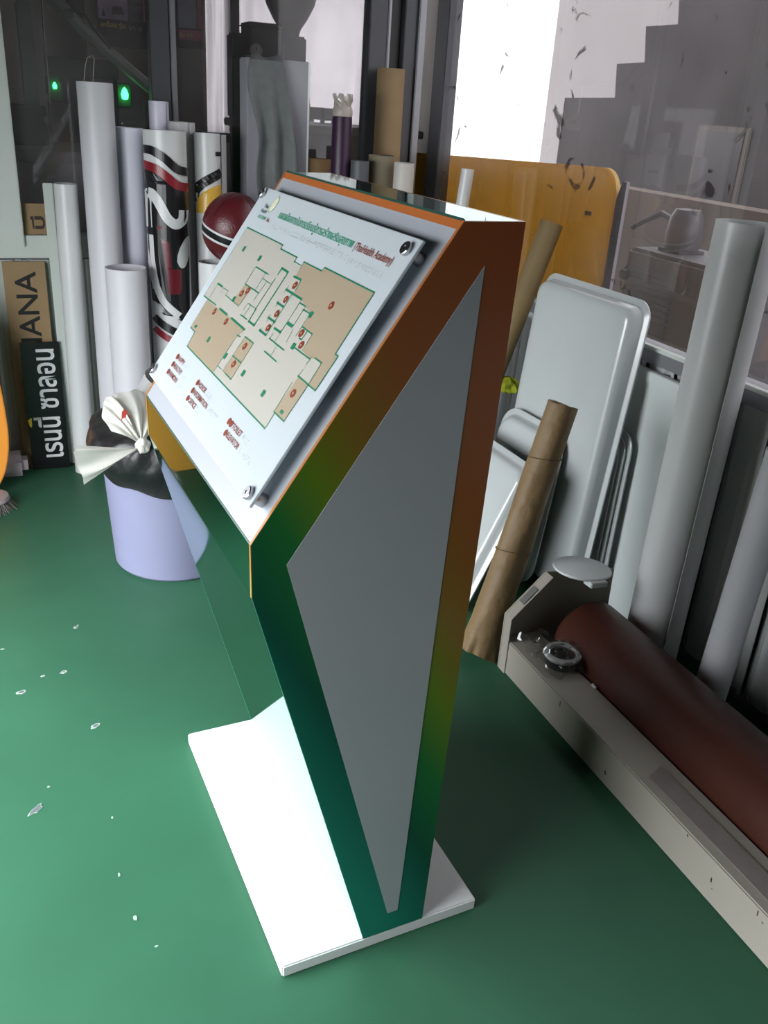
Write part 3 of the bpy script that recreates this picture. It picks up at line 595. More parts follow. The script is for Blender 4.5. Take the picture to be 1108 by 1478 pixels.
def icon(u, v, r, hole=.42):
    o = flat('map_icon', [oval(u, v, r, r)], PL, .0010, m_rust, plate)
    if hole: flat('icon_mark', [oval(u, v, r*hole, r*hole*.6)], PL, .0012, m_tan, o)
for u, v in ICON: icon(u, v, .0062)
def braille(u0, v0, u1, h, seed, gaps=()):
    rnd = random.Random(seed); ps = []; c = h/4; u = u0
    while u < u1:
        if rnd.random() > .1:
            for i in range(2):
                for j in range(3):
                    if rnd.random() < .55: x, y = u+i*c*1.25, v0+j*c*1.4; ps.append([(x, y), (x+c*.8, y), (x+c*.8, y+c*.8), (x, y+c*.8)])
        u += c*4.0
    flat('braille_row', ps, PL, .0009, m_pgrey2, plate)
text('title', 'แผนผังสถาบันการเรียนรู้การสร้างเสริมสุขภาพ', PL, .132, .3395, .3015, .0200, m_tgreen, plate, .0008, .012)
text('title', '(ThaiHealth Academy)', PL, .440, .3395, .1165, .0155, m_rust, plate, .0008, .012)
braille(.132, .3255, .437, .0095, 3); braille(.447, .3235, .555, .0085, 4)
for s, u, v, w in (('HAPPY', .0875, .0575, .0385), ('HEALTHY', .0875, .0428, .0515), ('HARMONY', .0875, .0275, .0545), ('HONOR', .2305, .0535, .0405), ('INFORMATION', .2305, .0388, .0770), ('OFFICE', .2305, .0243, .0395), ('TOILET', .4225, .0500, .0395), ('ELEVATOR', .4225, .0352, .0530)):
    text('legend_text', s, PL, u, v, w, .0088, m_rust, plate, .0008, .014); icon(u-.0072, v+.0042, .0052, 0); braille(u+w+.008, v, u+w+.008+(.022 if len(s) < 8 else .045), .0085, len(s)*7+int(u*100))
icon(.4044, .0545, .0052, 0)
# emblem
dm = [(.086, .378), (.096, .368), (.093, .354), (.083, .346), (.076, .356), (.079, .369)]
lg = flat('emblem', [dm], PL, .0005, mat('print_pale_yellow', (226, 222, 190), .3), plate)
flat('emblem_line', [q for i in range(6) for q in seg_polys(.0009, [dm[i], dm[(i+1) % 6]])]+seg_polys(.0008, [dm[0], dm[3]])+seg_polys(.0008, [dm[1], dm[4]]), PL, .0008, mat('print_pale_green', (120, 160, 120), .3), lg)
text('emblem_text', 'Thai', PL, .0475, .3520, .0225, .0065, m_ink, plate, .0008, .014); text('emblem_text', 'Health', PL, .0455, .3425, .0285, .0068, m_ink, plate, .0008, .014); text('emblem_text', 'ACADEMY', PL, .0475, .3318, .0420, .0060, m_tgreen, plate, .0008, .014)
flat('emblem_dot', [oval(.0975, .3345, .0028, .0034, 8), [(.102, .3312), (.1075, .3312), (.1047, .3372)]], PL, .0008, m_rust, plate)

# ================================================================== ROLLS AND TUBES AT THE BACK WALL
def back_roll(name, xl, xr, yt, Y, label, m, cat='roll', tilt=(0, .03), wall=None, group='rolls standing along the back wall', **kw):
    a = aty(xl, yt, Y); b = aty(xr, yt, Y); r = (b.x-a.x)/2; top = (a+b)/2
    dirx = tilt[0]; p0 = (top.x+dirx, Y-tilt[1], 0)
    o = roll(name, p0, top, r, m, **kw) if wall is None else tubemesh(name, p0, top, r, wall, m)
    tag(o, label, cat, group); return o, r, Vector(p0), top
back_roll('vinyl_roll', 76, 113, 265, 2.27, 'slim glossy white roll beside the black lettered sign', m_white, tilt=(-.012, .0), start=2.2)
back_roll('vinyl_roll', 109, 164, 119, 2.25, 'tallest white roll at the back with loose wires on top', m_white2, tilt=(-.005, .03), start=2.6)
t2 = bpy.data.objects['vinyl_roll.001']
back_roll('vinyl_roll', 166, 208, 184, 2.30, 'bluish white roll between tallest roll and black-red printed roll', m_lav, tilt=(-.01, .0), start=2.0)
back_roll('paper_roll', 213, 243, 146, 2.36, 'thin bluish roll rising behind the black-red printed roll', m_lav, tilt=(0, 0), start=1.0)
back_roll('paper_roll', 242, 281, 176, 2.275, 'grey-white roll partly hidden behind the black-red printed roll', mat('grey_white_roll', (196, 196, 196), .5), tilt=(0, 0))
g6, r6, b6, t6 = back_roll('printed_roll', 205, 269, 188, 2.17, 'white roll printed with bold black and red lettering', m_white, tilt=(0, .03), start=3.0)
g7, r7, b7, t7 = back_roll('printed_roll', 279, 318, 192, 2.21, 'white roll printed with black and yellow curve near the ball', m_white, tilt=(0, .03), start=3.0)
back_roll('paper_roll', 292, 326, 194, 2.29, 'grey roll just behind the yellow printed roll', mat('grey_white_roll', (196, 196, 196)), tilt=(.0, .02))
back_roll('paper_roll', 151, 212, 386, 2.075, 'short wide white roll in front of the bluish roll', m_white2, tilt=(0, .0), start=3.0, turns=1.6)
b9, r9, q9, t9 = back_roll('paper_roll', 286, 332, 378, 2.05, 'short white roll under the maroon ball', m_white, tilt=(0, .0), start=3.0)
back_roll('cardboard_tube', 441, 478, 229, 2.30, 'short dark brown tube beside the draped box', mat('dark_kraft', (128, 100, 66), .7, var=.1), 'tube', wall=.004, group='tubes in the corner')
back_roll('cardboard_tube', 507, 532, 232, 2.13, 'dark grey tube with pale rim next to the purple bottle', mat('dark_grey_roll', (84, 86, 92), .5), 'tube', wall=.003, group='tubes in the corner', tilt=(0, 0))
back_roll('cardboard_tube', 533, 568, 224, 2.19, 'olive brown tube between the dark grey and white tubes', mat('olive_kraft', (130, 120, 98), .7, var=.08), 'tube', wall=.004, group='tubes in the corner', tilt=(0, 0))
back_roll('cardboard_tube', 546, 583, 99, 2.31, 'tallest brown cardboard tube in the corner', m_kraft, 'tube', wall=.005, group='tubes in the corner', tilt=(0, .01))
back_roll('cardboard_tube', 570, 597, 235, 2.10, 'short pale tube before the tallest cardboard tube', mat('pale_tube', (196, 192, 186), .5), 'tube', wall=.003, group='tubes in the corner', tilt=(0, 0))
e = pbox('b', 61, 264, 79, 400, 2.355, .012, None, zmin=0)
tag(box('foam_strip', e[0], e[1]+.02, 2.352, 2.364, 0, e[5], m_alu_w, None, .002), 'narrow white strip leaning behind the slim glossy roll', 'strip')
# wires sticking out of the tallest roll
wt = tag(wire('loose_wire', [aty(121, 119, 2.24), aty(123, 95, 2.24), aty(126, 83, 2.24), aty(133, 80, 2.24), aty(136, 84, 2.24), aty(134, 118, 2.24)], .0012, mat('grey_wire', (150, 150, 140), .4)), 'thin bent wire poking out of the tallest white roll', 'wire')

def cyl_print(parent, base, top, r, rows=None, stroke=None, width=0, m=None, name='print', lift=.0008):
    """print on a roll: pixel-measured shapes wrapped round the cylinder facing the viewer"""
    mx, L = axis(base, top)
    off = [0]
    def pt(fr, z): a = math.asin(max(-.995, min(.995, fr))); return ((r+lift)*math.cos(a), (r+lift)*math.sin(a), z)
    v, f = [], []
    if rows:
        n = 10
        for (z, a, b) in rows: v += [pt(a+(b-a)*k/n, z) for k in range(n+1)]
        f = [(i*(n+1)+k, i*(n+1)+k+1, (i+1)*(n+1)+k+1, (i+1)*(n+1)+k) for i in range(len(rows)-1) for k in range(n)]
    else:
        # smooth the path and give it width
        P = []
        for (a, b) in zip(stroke, stroke[1:]):
            for k in range(6): P.append((a[0]+(b[0]-a[0])*k/6, a[1]+(b[1]-a[1])*k/6))
        P.append(stroke[-1])
        for _ in range(4): P = [P[0]]+[((P[i-1][0]+2*P[i][0]+P[i+1][0])/4, (P[i-1][1]+2*P[i][1]+P[i+1][1])/4) for i in range(1, len(P)-1)]+[P[-1]]
        for i, q in enumerate(P):
            a, b = P[max(i-1, 0)], P[min(i+1, len(P)-1)]; dx, dz = (b[0]-a[0])*r, b[1]-a[1]; l = math.hypot(dx, dz) or 1
            nx, nz = -dz/l*width/2, dx/l*width/2
            v += [pt(q[0]+nx/r, q[1]+nz), pt(q[0], q[1]), pt(q[0]-nx/r, q[1]-nz)]
        for i in range(len(P)-1): f += [(i*3, i*3+1, i*3+4, i*3+3), (i*3+1, i*3+2, i*3+5, i*3+4)]
    return obj(name, v, f, m, parent)
m_pblack = mat('print_black', (20, 20, 22), .3); m_pred = mat('print_red', (128, 26, 38), .3); m_pyel = mat('print_yellow', (206, 164, 64), .3); m_pwhite = mat('print_white', (206, 208, 208), .32)
Y6 = 2.17-.03-r6
def c6(x, y):
    """pixel of the (0,200)+/3.693 close-up -> fraction across roll, height along it"""
    px, py = x/3.693, 200+y/3.693; z = aty(px, py, Y6+.03).z
    cen = 236.6+(py-200)*.028; return ((px-cen)/32.0, z)
def s6(pts, w, m, lift, nm='lettering'): cyl_print(None or g6, b6, t6, r6, stroke=[c6(*p) for p in pts], width=w, m=m, lift=lift, name=nm)
def f6(rows, m, lift, nm='print_patch'):
    R_ = []
    for (y, a, b) in rows: fa, z = c6(a, y); fb, _ = c6(b, y); R_.append((z, fa, fb))
    cyl_print(g6, b6, t6, r6, rows=R_, m=m, lift=lift, name=nm)
# children must sit in the roll's own frame, which equals axis(base, top)
s6([(750, 60), (800, 62), (870, 105), (935, 170), (1000, 185)], .026, m_pblack, .0008)
f6([(125, 755, 765), (150, 755, 830), (185, 755, 885), (225, 755, 935), (245, 755, 995), (300, 755, 998), (600, 755, 998), (870, 790, 998), (940, 850, 998), (970, 950, 998)], m_pblack, .0008)
s6([(750, 140), (820, 160), (880, 205), (935, 255), (1000, 268)], .026, m_pred, .0014)
s6([(775, 480), (772, 330), (790, 285), (830, 330), (880, 430), (925, 465), (965, 440), (968, 385)], .031, m_pwhite, .0014)
f6([(525, 985, 994), (550, 965, 994), (585, 945, 994), (625, 932, 994), (655, 930, 988), (680, 940, 978), (692, 952, 966)], m_pwhite, .0014, 'lettering')
s6([(785, 520), (790, 650), (810, 780), (850, 870), (900, 915), (940, 945)], .024, m_pwhite, .0014)
f6([(470, 820, 850), (560, 850, 890), (690, 870, 900), (700, 870, 955), (800, 880, 955), (830, 890, 945)], mat('print_dark_red', (92, 18, 30), .3), .0011)
s6([(800, 960), (860, 1005), (990, 1060)], .026, m_pblack, .0011); s6([(800, 1020), (860, 1060), (990, 1110)], .022, m_pred, .0013)
Y7 = 2.21-.03-r7
def c7(x, y):
    px, py = 180+x/4.617, 120+y/4.617; z = aty(px, py, Y7+.03).z; cen = 298.5+(py-192)*.02; return ((px-cen)/19.5, z)
cyl_print(g7, b7, t7, r7, stroke=[c7(*p) for p in ((455, 790), (470, 715), (520, 665), (640, 600))], width=.03, m=m_pblack, name='lettering')
cyl_print(g7, b7, t7, r7, rows=[(c7(0, y)[1], c7(a, y)[0], c7(b, y)[0]) for y, a, b in ((665, 610, 640), (690, 560, 640), (725, 510, 640), (760, 480, 640), (860, 470, 640))], m=m_pyel, name='print_patch', lift=.0006)
cyl_print(g7, b7, t7, r7, rows=[(c7(0, y)[1], c7(a, y)[0], c7(b, y)[0]) for y, a, b in ((434, 600, 640), (464, 600, 640))], m=m_pblack, name='print_patch')

# maroon ball
bc = aty(337, 329, 2.0); br = .102
ball = thing('maroon_ball', (bc.x, bc.y, bc.z), 'maroon leather ball with white-edged black stripe beside the map board', 'ball')
m_ball = mat('maroon_leather', (88, 28, 34), .32, var=.15, vscale=8, bump=.15, bscale=180)
v, f = lathe_v([(br*math.sin(PI*i/28), -1.1*br*math.cos(PI*i/28)) for i in range(29)], 40)
ball.rotation_euler = (math.radians(14), math.radians(12), 0)
obj('cover', v, f, m_ball, ball, True)
def ring(name, z0, z1, m, lift):
    pr = []
    for k in range(5): z = z0+(z1-z0)*k/4; pr.append((br*math.sqrt(max(0, 1-(z/(1.1*br))**2))+lift, z))
    lathe(name, pr, m, ball, 48, cap=False)
ring('stripe', -.034, -.006, m_pblack, .0005); ring('stripe_edge', -.008, -.001, m_pwhite, .0008); ring('stripe_edge', -.036, -.028, m_pwhite, .0008)
for k in range(4):
    a = PI*k/2+.5; wire('seam', [(br*1.001*math.sin(t)*math.cos(a), br*1.001*math.sin(t)*math.sin(a), -1.1*br*math.cos(t)) for t in [1.9+.09*j for j in range(13)]], .0012, m_pblack, ball, 6)

# tall white box with grey cloth
e = pbox('c', 356, 82, 440, 400, 2.27, .1, None, zmin=0)
bx = thing('foam_box', ((e[0]+e[1])/2, 2.32, 0), 'tall white foam box draped with a grey cloth', 'box')
hw = (e[1]-e[0])/2
box('carton', -hw, hw, -.05, .05, 0, e[5], mat('white_carton', (168, 168, 176), .6), bx, .004); box('edge_tape', hw-.006, hw+.001, -.051, -.049, .2, e[5]-.004, mat('glossy_tape', (240, 240, 240), .15), bx, 0)
# cloth: follows the top, hangs in folds
cl = []; nx, nz = 40, 46; zt2 = e[5]
xa = aty(371, 100, 2.2).x-bx.location.x; xb = aty(415, 100, 2.2).x-bx.location.x; zb = .62
cv = []; cfaces = []
for i in range(nz+1):
    t = i/nz
    for k in range(nx+1):
        s = k/nx
        if t < .1:      # over the top
            tt = t/.1; y = .045-.1*tt; z = zt2+.004+.006*math.sin(s*9)*tt; x = xa+(xb-xa)*s
        else:
            tt = (t-.1)/.9; z = zt2-(zt2-zb)*tt
            w0 = xa-.012*math.sin(7*tt+1)-.01*math.sin(17*tt); w1 = xb+.075*min(1, tt*1.6)
            x = w0+(w1-w0)*s; y = -.062-.006-.012*(1+math.sin(s*13+2.6*tt+1.3*math.sin(4*tt)))*min(1, tt*3)*1.6-.01*math.sin(s*8+tt*3)*tt
            y = min(y, -.054)
        cv.append((x, y, z))
cfaces = [(i*(nx+1)+k, i*(nx+1)+k+1, (i+1)*(nx+1)+k+1, (i+1)*(nx+1)+k) for i in range(nz) for k in range(nx)]
clo = obj('grey_cloth', cv, cfaces, mat('grey_knit_cloth', (124, 128, 128), .95, spec=.1, var=.15, vscale=30, bump=.3, bscale=300), None, True, loc=bx.location)
sm = clo.modifiers.new('thick', 'SOLIDIFY'); sm.thickness = .003; sm.offset = 1
tag(clo, 'grey cloth hanging in folds over the tall white box', 'cloth')

# purple bottle with plastic-wrapped top
p = aty(494, 168, 2.17); r = (aty(508, 168, 2.17).x-aty(481, 168, 2.17).x)/2
bt = thing('spray_cylinder', (p.x, 2.17, 0), 'dark purple cylinder with plastic-wrapped cap standing in the corner', 'cylinder')
lathe('body', [(0, 0), (r, 0), (r, p.z-.01), (r*.96, p.z), (0, p.z)], mat('dark_purple_gloss', (48, 22, 52), .42), bt, 32)
cp = lathe('cap', [(r*.98, p.z), (r*1.02, p.z+.004), (r*1.0, p.z+.02), (r*.9, p.z+.03), (r*.82, p.z+.034), (r*.8, p.z+.05), (0, p.z+.054)], mat('cloudy_cap', (178, 170, 160), .4), bt, 32)
vv = []
for i in range(7):
    for k in range(36):
        a = 2*PI*k/36; rr = r*(.8+.05*i*.6)+.003*math.sin(5*a+i); vv.append((rr*math.cos(a), rr*math.sin(a), p.z+.03+.006*i+.003*math.sin(7*a+i*.8)*i*.4))
obj('plastic_wrap', vv, [(i*36+k, i*36+(k+1) % 36, (i+1)*36+(k+1) % 36, (i+1)*36+k) for i in range(6) for k in range(36)], sheet_mat('cloudy_wrap', (214, 206, 198), .4, .2), bt, True)

# ================================================================== SIGN BOARDS AT LEFT
m_brown = mat('brown_mdf_board', (150, 124, 86), .6, var=.1, vscale=12)
def leaning_sign(name, bl, br_, tl, thick, m, label, cat='sign', group=None):
    mx, w, h = plane_matrix(bl, br_, tl)
    t = thing(name, (0, 0, 0), label, cat, group); t.matrix_basis = mx @ Matrix.Translation((-w/2, -h/2, 0))
    box('board', 0, w, 0, h, -thick, 0, m, t, .0012)
    return t, w, h, (lambda u, v, d: (u, v, d))
pbl = aty(39, 680, 2.335); bbr = pbl.x+.135
s1, w, h, fn = leaning_sign('brown_sign', (pbl.x-.003, 2.345, .001), (bbr, 2.34, .001), (pbl.x-.006, 2.372, .748), .008, m_brown, 'brown board with black Latin letters leaning on the back wall')
text('lettering', 'NANA', fn, w*.76, .415, .30, .070, m_pblack, s1, .0008, .012, xs=(0, 1))
s2, w2, h2, fn = leaning_sign('black_sign', (-.600, 2.318, .001), (-.470, 2.313, .001), (-.607, 2.338, .475), .008, mat('black_acrylic', (16, 16, 18), .25), 'black board with white rounded Thai lettering standing on the floor')
text('lettering', 'เรนนี่ ซาลอน', fn, w2*.86, .045, .405, .092, m_pwhite, s2, .0008, .018, xs=(0, 1))
pm2 = prism('yellow_tab', [(-.0005, .19), (.013, .20), (.013, .175), (.010, .163), (.004, .168)], fn, .0002, .0012, mat('yellow_tab', (226, 200, 50), .5), s2)
a = aty(28.4, 334, 2.38); b = aty(65.5, 292, 2.38)
s3, w3_, h3, fn = leaning_sign('cardboard_sign', (a.x-.02, 2.385, .836), (b.x, 2.385, .836), (a.x-.02, 2.392, .836+b.z-a.z+.005), .004, m_brown, 'small brown card with black Thai letters on the window sill')
text('lettering', 'บี', fn, w3_*.93, .018, .042, .045, mat('dark_brown_ink', (48, 30, 20), .5), s3, .0008, .02, xs=(0, 1))

# orange oval panel with white foot at the left edge
oc = aty(0, 600, 2.24)
og = thing('orange_panel', (aty(9, 600, 2.12).x-.125, 2.12, 0), 'glossy orange panel with rounded edge standing by the back wall', 'panel')
ov = [(-.135, .0), (.02, .0)]+[(.02+.105*math.sin(t), .24-.24*math.cos(t)) for t in [PI/2*k/12 for k in range(1, 13)]]+[(.125-.10*(1-math.cos(t)), .24+.42*math.sin(t)) for t in [PI/2*k/12 for k in range(1, 13)]]+[(-.135, .66)]
prism('board', ov, lambda a, b, t: (a, t, b), -.012, .012, mat('orange_gloss', (244, 158, 62), .3), og, .003)
box('edge_strip', -.139, -.134, -.013, .013, .004, .66, mat('yellow_edge', (226, 176, 60), .4), og, .001)
wf_ = tag(box('plastic_block', -.075, .075, -.045, .045, 0, .082, mat('pinkish_white_plastic', (206, 192, 198), .4), None, .022, loc=(-.695, 2.295, 0)), 'low pinkish white rounded block behind the orange panel', 'block')
# round scrubbing brush
bp_ = atz(-14, 722, .03)
bsh = thing('scrubbing_brush', (bp_.x, bp_.y, 0), 'round grey floor brush with wiry bristles lying on the green floor', 'brush')
lathe('pad', [(0, .028), (.058, .028), (.062, .034), (.058, .046), (.03, .05), (0, .05)], mat('brush_pad_grey', (158, 148, 150), .6), bsh, 32)
v, f = [], []; rnd = random.Random(3)
for k in range(420):
    a = rnd.uniform(0, 2*PI); r0 = rnd.uniform(.03, .06); r1 = r0+rnd.uniform(.01, .028); tw = rnd.uniform(-.12, .12); w = .0011; n = len(v)
    p = Vector((r0*math.cos(a), r0*math.sin(a), .031)); q = Vector((r1*math.cos(a+tw), r1*math.sin(a+tw), .001)); sd = Vector((-math.sin(a), math.cos(a), 0))*w; ou = Vector((math.cos(a), math.sin(a), .3))*w
    v += [p+sd, p-sd, p+ou, q+sd, q-sd, q+ou]; f += [(n, n+1, n+4, n+3), (n+1, n+2, n+5, n+4), (n+2, n, n+3, n+5), (n+3, n+4, n+5)]
tag(obj('bristles', v, f, mat('bristle_grey', (120, 118, 110), .6, col2=(60, 58, 52), vscale=60), bsh), kind='stuff')

# ================================================================== TRASH BUCKET WITH BAGS
BK = Vector((-.225, 1.515, 0))
bk = thing('trash_bucket', BK, 'pale lavender plastic bucket lined with black and white bags', 'bucket')
m_bk = mat('lavender_plastic', (120, 122, 148), .4, var=.06, vscale=6)
lathe('body', [(0, 0), (.176, 0), (.184, .008), (.203, .335), (.212, .345), (.212, .355), (.2, .355), (.18, .012), (0, .012)], m_bk, bk, 56)
m_bb = mat('black_bin_bag', (30, 29, 31), .32, var=.2, bump=.4, bscale=22)
v, f = [], []; sg = 96
prof = [(.2075, .275), (.2085, .30), (.2165, .335), (.22, .352), (.222, .37), (.222, .39), (.22, .41), (.213, .43), (.195, .447), (.15, .455), (.08, .457), (.0, .457)]
for i, (r, z) in enumerate(prof):
    for k in range(sg):
        a = 2*PI*k/sg; w = (1-abs(i-5)/7)*.010 if i > 2 else .0012
        rr = r+max(0, r/.24)*w*(.5*math.sin(9*a+i*.5)+.4*math.sin(17*a-i*.9)+.3*math.sin(5*a+2))+(.002 if i <= 2 else 0)
        dz = (-.032*math.cos(a)-.004*math.sin(9*a)) if i == 0 else (-.02*math.cos(a) if i == 1 else 0)
        puff = 1+(.10*max(0, math.cos(a-PI*.97)) if i > 2 else 0)
        v.append((rr*puff*math.cos(a), rr*puff*math.sin(a), z+dz+(.012*math.sin(3*a+1) if i > 5 else 0)))
f = [(i*sg+k, i*sg+(k+1) % sg, (i+1)*sg+(k+1) % sg, (i+1)*sg+k) for i in range(len(prof)-1) for k in range(sg)]
obj('black_bag', v, f, m_bb, bk, True)
m_wb = sheet_mat('white_carrier_bag', (226, 226, 218), .35, .1, .06)
wbag = thing('carrier_bag', (-.335, 1.46, .455), 'knotted white plastic bag stuffed on top of the trash bucket', 'bag')
def wl_(p): return Vector(p)-wbag.location
kn = aty(206, 643, 1.312)
blob('knot', .017, .017, .022, m_wb, wbag, wl_(kn), .3, 4, 20, 14, 2, .06)
def fan(name, root, tips, w0, seed, bulge=0):
    """gathered strip of film from the knot out to a row of tip points"""
    n = len(tips)*6; rows = 14; v = []; ph = seed
    for i in range(rows+1):
        t = i/rows
        for k in range(n+1):
            s = k/n*(len(tips)-1); j = min(int(s), len(tips)-2); q = Vector(tips[j]).lerp(Vector(tips[j+1]), s-j)
            b = Vector(root)+Vector((0, 0, (k/n-.5)*w0))
            p = b.lerp(q, t)
            fold = .012*math.sin(k*.36+ph)*math.sin(PI*min(1, t*1.1)*.8)+.003*math.sin(k*.8+5*t)*t
            p += Vector((.15, -1, .25))*fold+Vector((0, -.75, .5))*bulge*math.sin(PI*t)*(.6+.4*math.sin(PI*k/n))
            v.append(wl_(p))
    return obj(name, v, [(i*(n+1)+k, i*(n+1)+k+1, (i+1)*(n+1)+k+1, (i+1)*(n+1)+k) for i in range(rows) for k in range(n)], m_wb, wbag, True)
fan('bag_handle', kn, [aty(112, 643, 1.30), aty(106, 652, 1.29), aty(112, 672, 1.30), aty(119, 690, 1.31), aty(121, 700, 1.31), aty(135, 690, 1.32), aty(152, 675, 1.33)], .02, 0)
fan('bag_body', kn+Vector((0, .012, .004)), [aty(160, 622, 1.36), aty(148, 604, 1.40), aty(148, 588, 1.42), aty(156, 576, 1.44), aty(166, 568, 1.46), aty(180, 566, 1.47), aty(196, 561, 1.48), aty(212, 568, 1.47), aty(220, 590, 1.45), aty(226, 620, 1.42), aty(228, 648, 1.38)], .02, 1.4, .035)
fan('bag_flap', kn+Vector((-.01, .02, .01)), [aty(150, 600, 1.39), aty(149, 585, 1.41), aty(153, 574, 1.43), aty(163, 571, 1.44), aty(170, 585, 1.43), aty(178, 612, 1.40)], .015, .4, .03)
fan('bag_back', kn+Vector((0, .02, .004)), [aty(150, 605, 1.45), aty(152, 580, 1.50), aty(180, 572, 1.56), aty(212, 572, 1.56), aty(226, 610, 1.52), aty(230, 645, 1.46)], .02, .8, -.01)
# red print on the bag
def bagprint(px, py): q = aty(px, py, 1.352); return wl_(q)
for nm, pts in (('red_print', [(176, 594), (179, 591), (183, 592), (184, 598), (187, 600), (187, 607), (184, 611), (178, 611), (175, 606)]), ('red_print', [(187, 611), (190, 612), (196, 622), (199, 630), (196, 629), (190, 620)])):
    obj(nm, [bagprint(*q) for q in pts], [tuple(range(len(pts)))], mat('red_ink', (170, 60, 52), .5), wbag)
cpp = aty(207, 556, 1.50)
cup = thing('plastic_cup', cpp-Vector((0, 0, .02)), 'crushed translucent plastic cup resting on the white bag', 'cup')
lathe('wall', [(.0, 0), (.022, 0), (.029, .065), (.031, .067), (.029, .066), (.021, .002)], sheet_mat('cloudy_plastic', (188, 188, 188), .4, .15, .15), cup, 28); cup.rotation_euler = (.5, .5, 0)

# ================================================================== RIGHT SIDE: MACHINE BEAM, ROLLS, TRAYS
m_beam = mat('beige_grey_enamel', (158, 153, 142), .42, var=.1, vscale=5, bump=.05); m_beam_top = m_beam
lm = thing('laminator', (.5, .2, 0), 'long beige floor machine with brown rubber roller along the right wall', 'machine')
def Lb(x, y, z): return (x-.5, y-.2, z)
bmn = box('beam', -.05, .052, -1.7, .46, 0, .096, m_beam, lm, .003)
m_scr = mat('dark_chip', (58, 48, 42), .7)
for px, py, w, h in ((808, 1016, .004, .018), (873, 1115, .007, .012), (992, 1206, .005, .006), (1026, 1270, .004, .012), (1027, 1283, .003, .003), (1093, 1318, .003, .014), (1100, 1332, .006, .003)):
    q = atx(px, py, .4495); vv = [(q.x-.5, q.y-.2+w*s_, q.z+h*t_) for s_, t_ in ((-.5, -.4), (.1, -.5), (.5, .1), (.2, .5), (-.3, .3))]; obj('paint_scratch', vv, [(0, 1, 2, 3, 4)], m_scr, lm)
prof_ = [(.447, 0), (.447, .163), (.553, .268), (.765, .245), (.772, 0)]
ep = prism('end_plate', [(a-.5, b) for a, b in prof_], lambda a, b, t: (a, t-.2, b), .662, .668, m_beam, lm, .001)
prism('flange', [(.447-.5, 0), (.447-.5, .163), (.553-.5, .268), (.556-.5, .264), (.451-.5, .160), (.451-.5, 0)], lambda a, b, t: (a, t-.2, b), .632, .662, m_beam, lm, .0006)
q0 = Vector((.50, .647, .2165+.0008)); 
prism('sticker', [(-.026, -.010), (.026, -.010), (.026, .010), (-.026, .010)], lambda a, b, t: Vector((q0.x-.5-.002, q0.y-.2, q0.z))+Vector((.71, 0, .703))*a+Vector((0, 1, 0))*b+Vector((-.703, 0, .71))*t, .0, .0008, mat('silver_sticker', (150, 152, 150), .25, metal=.6), lm)
prism('track_strip', [(.472, .10), (.520, .12), (.520, -1.4), (.472, -1.4)], lambda a, b, t: (a-.5, b-.2, t), .096, .099, mat('clear_track', (132, 124, 120), .3, var=.15, vscale=30), lm, .001)
m_rub = mat('brown_rubber_roller', (72, 34, 24), .45, var=.3, vscale=5, bump=.08)
rmx, RL = axis((.655, .61, .102), (.655, -1.5, .102))
rl = lathe('roller', [(0, 0), (.07, 0), (.09, .006), (.1, .02), (.1, RL-.02), (.09, RL), (0, RL)], m_rub, lm, 48, matrix=Matrix.Translation((-.5, -.2, 0)) @ rmx)
# round lid on the end plate
dk = thing('round_lid', (.655, .655, .262), 'pale grey round lid balanced on the end plate of the floor machine', 'lid')
lathe('disc', [(0, .004), (.05, .003), (.073, .0), (.0755, .003), (.074, .007), (.05, .010), (0, .011)], mat('pale_grey_lid', (214, 220, 220), .55, var=.12, vscale=12), dk, 48)
box('clip', -.03, .02, -.085, -.05, -.012, .002, mat('pale_grey_lid', (172, 180, 180)), dk, .002); dk.rotation_euler = (math.radians(-4), math.radians(3), 0)
# bagged tape roll on the beam
dl = thing('tape_roll', (.524, .508, .0985), 'black tape roll with white ring in a clear bag on the beige beam', 'tape roll')
lathe('black_core', [(.0, .0), (.04, .0), (.043, .004), (.043, .022), (.036, .024), (.034, .012), (0, .012)], m_black, dl, 36); lathe('white_ring', [(.034, .024), (.045, .023), (.047, .028), (.045, .033), (.035, .034), (.032, .029), (.034, .024)], mat('white_ring', (205, 205, 205), .35), dl, 40)
v = []; ng = 26
for i in range(ng+1):
    for k in range(ng+1):
        x = -.058+.112*i/ng; y = -.06+.17*k/ng; rr = math.hypot(x, y); z = .04*max(0, 1-max(0, rr-.038)/.03) if rr < .068 else 0
        z = max(z, .0) if y < .06 else z; z = z*1.0+.003*math.sin(i*1.3+k*.7)+.0035*math.sin(k*1.9-i*.4)+.0045+(.03*max(0, (y-.06)/.05)*max(0, .5+.5*math.sin(i*.5)))
        v.append((x+.004*math.sin(k*.9), y+.003*math.sin(i), max(z, .0008)))
clr = glass_mat('clear_bag_film', (225, 225, 225), .1, 0, (170, 170, 170))
obj('clear_bag', v, [(i*(ng+1)+k, (i+1)*(ng+1)+k, (i+1)*(ng+1)+k+1, i*(ng+1)+k+1) for i in range(ng) for k in range(ng)], clr, dl, True)
tag(box('white_peg', -.003, .003, -.008, .008, 0, .006, mat('white_ring', (205, 205, 205)), None, .001, loc=(.546, .40, .0965)), 'tiny white plastic peg lying beside the bagged tape roll', 'peg')
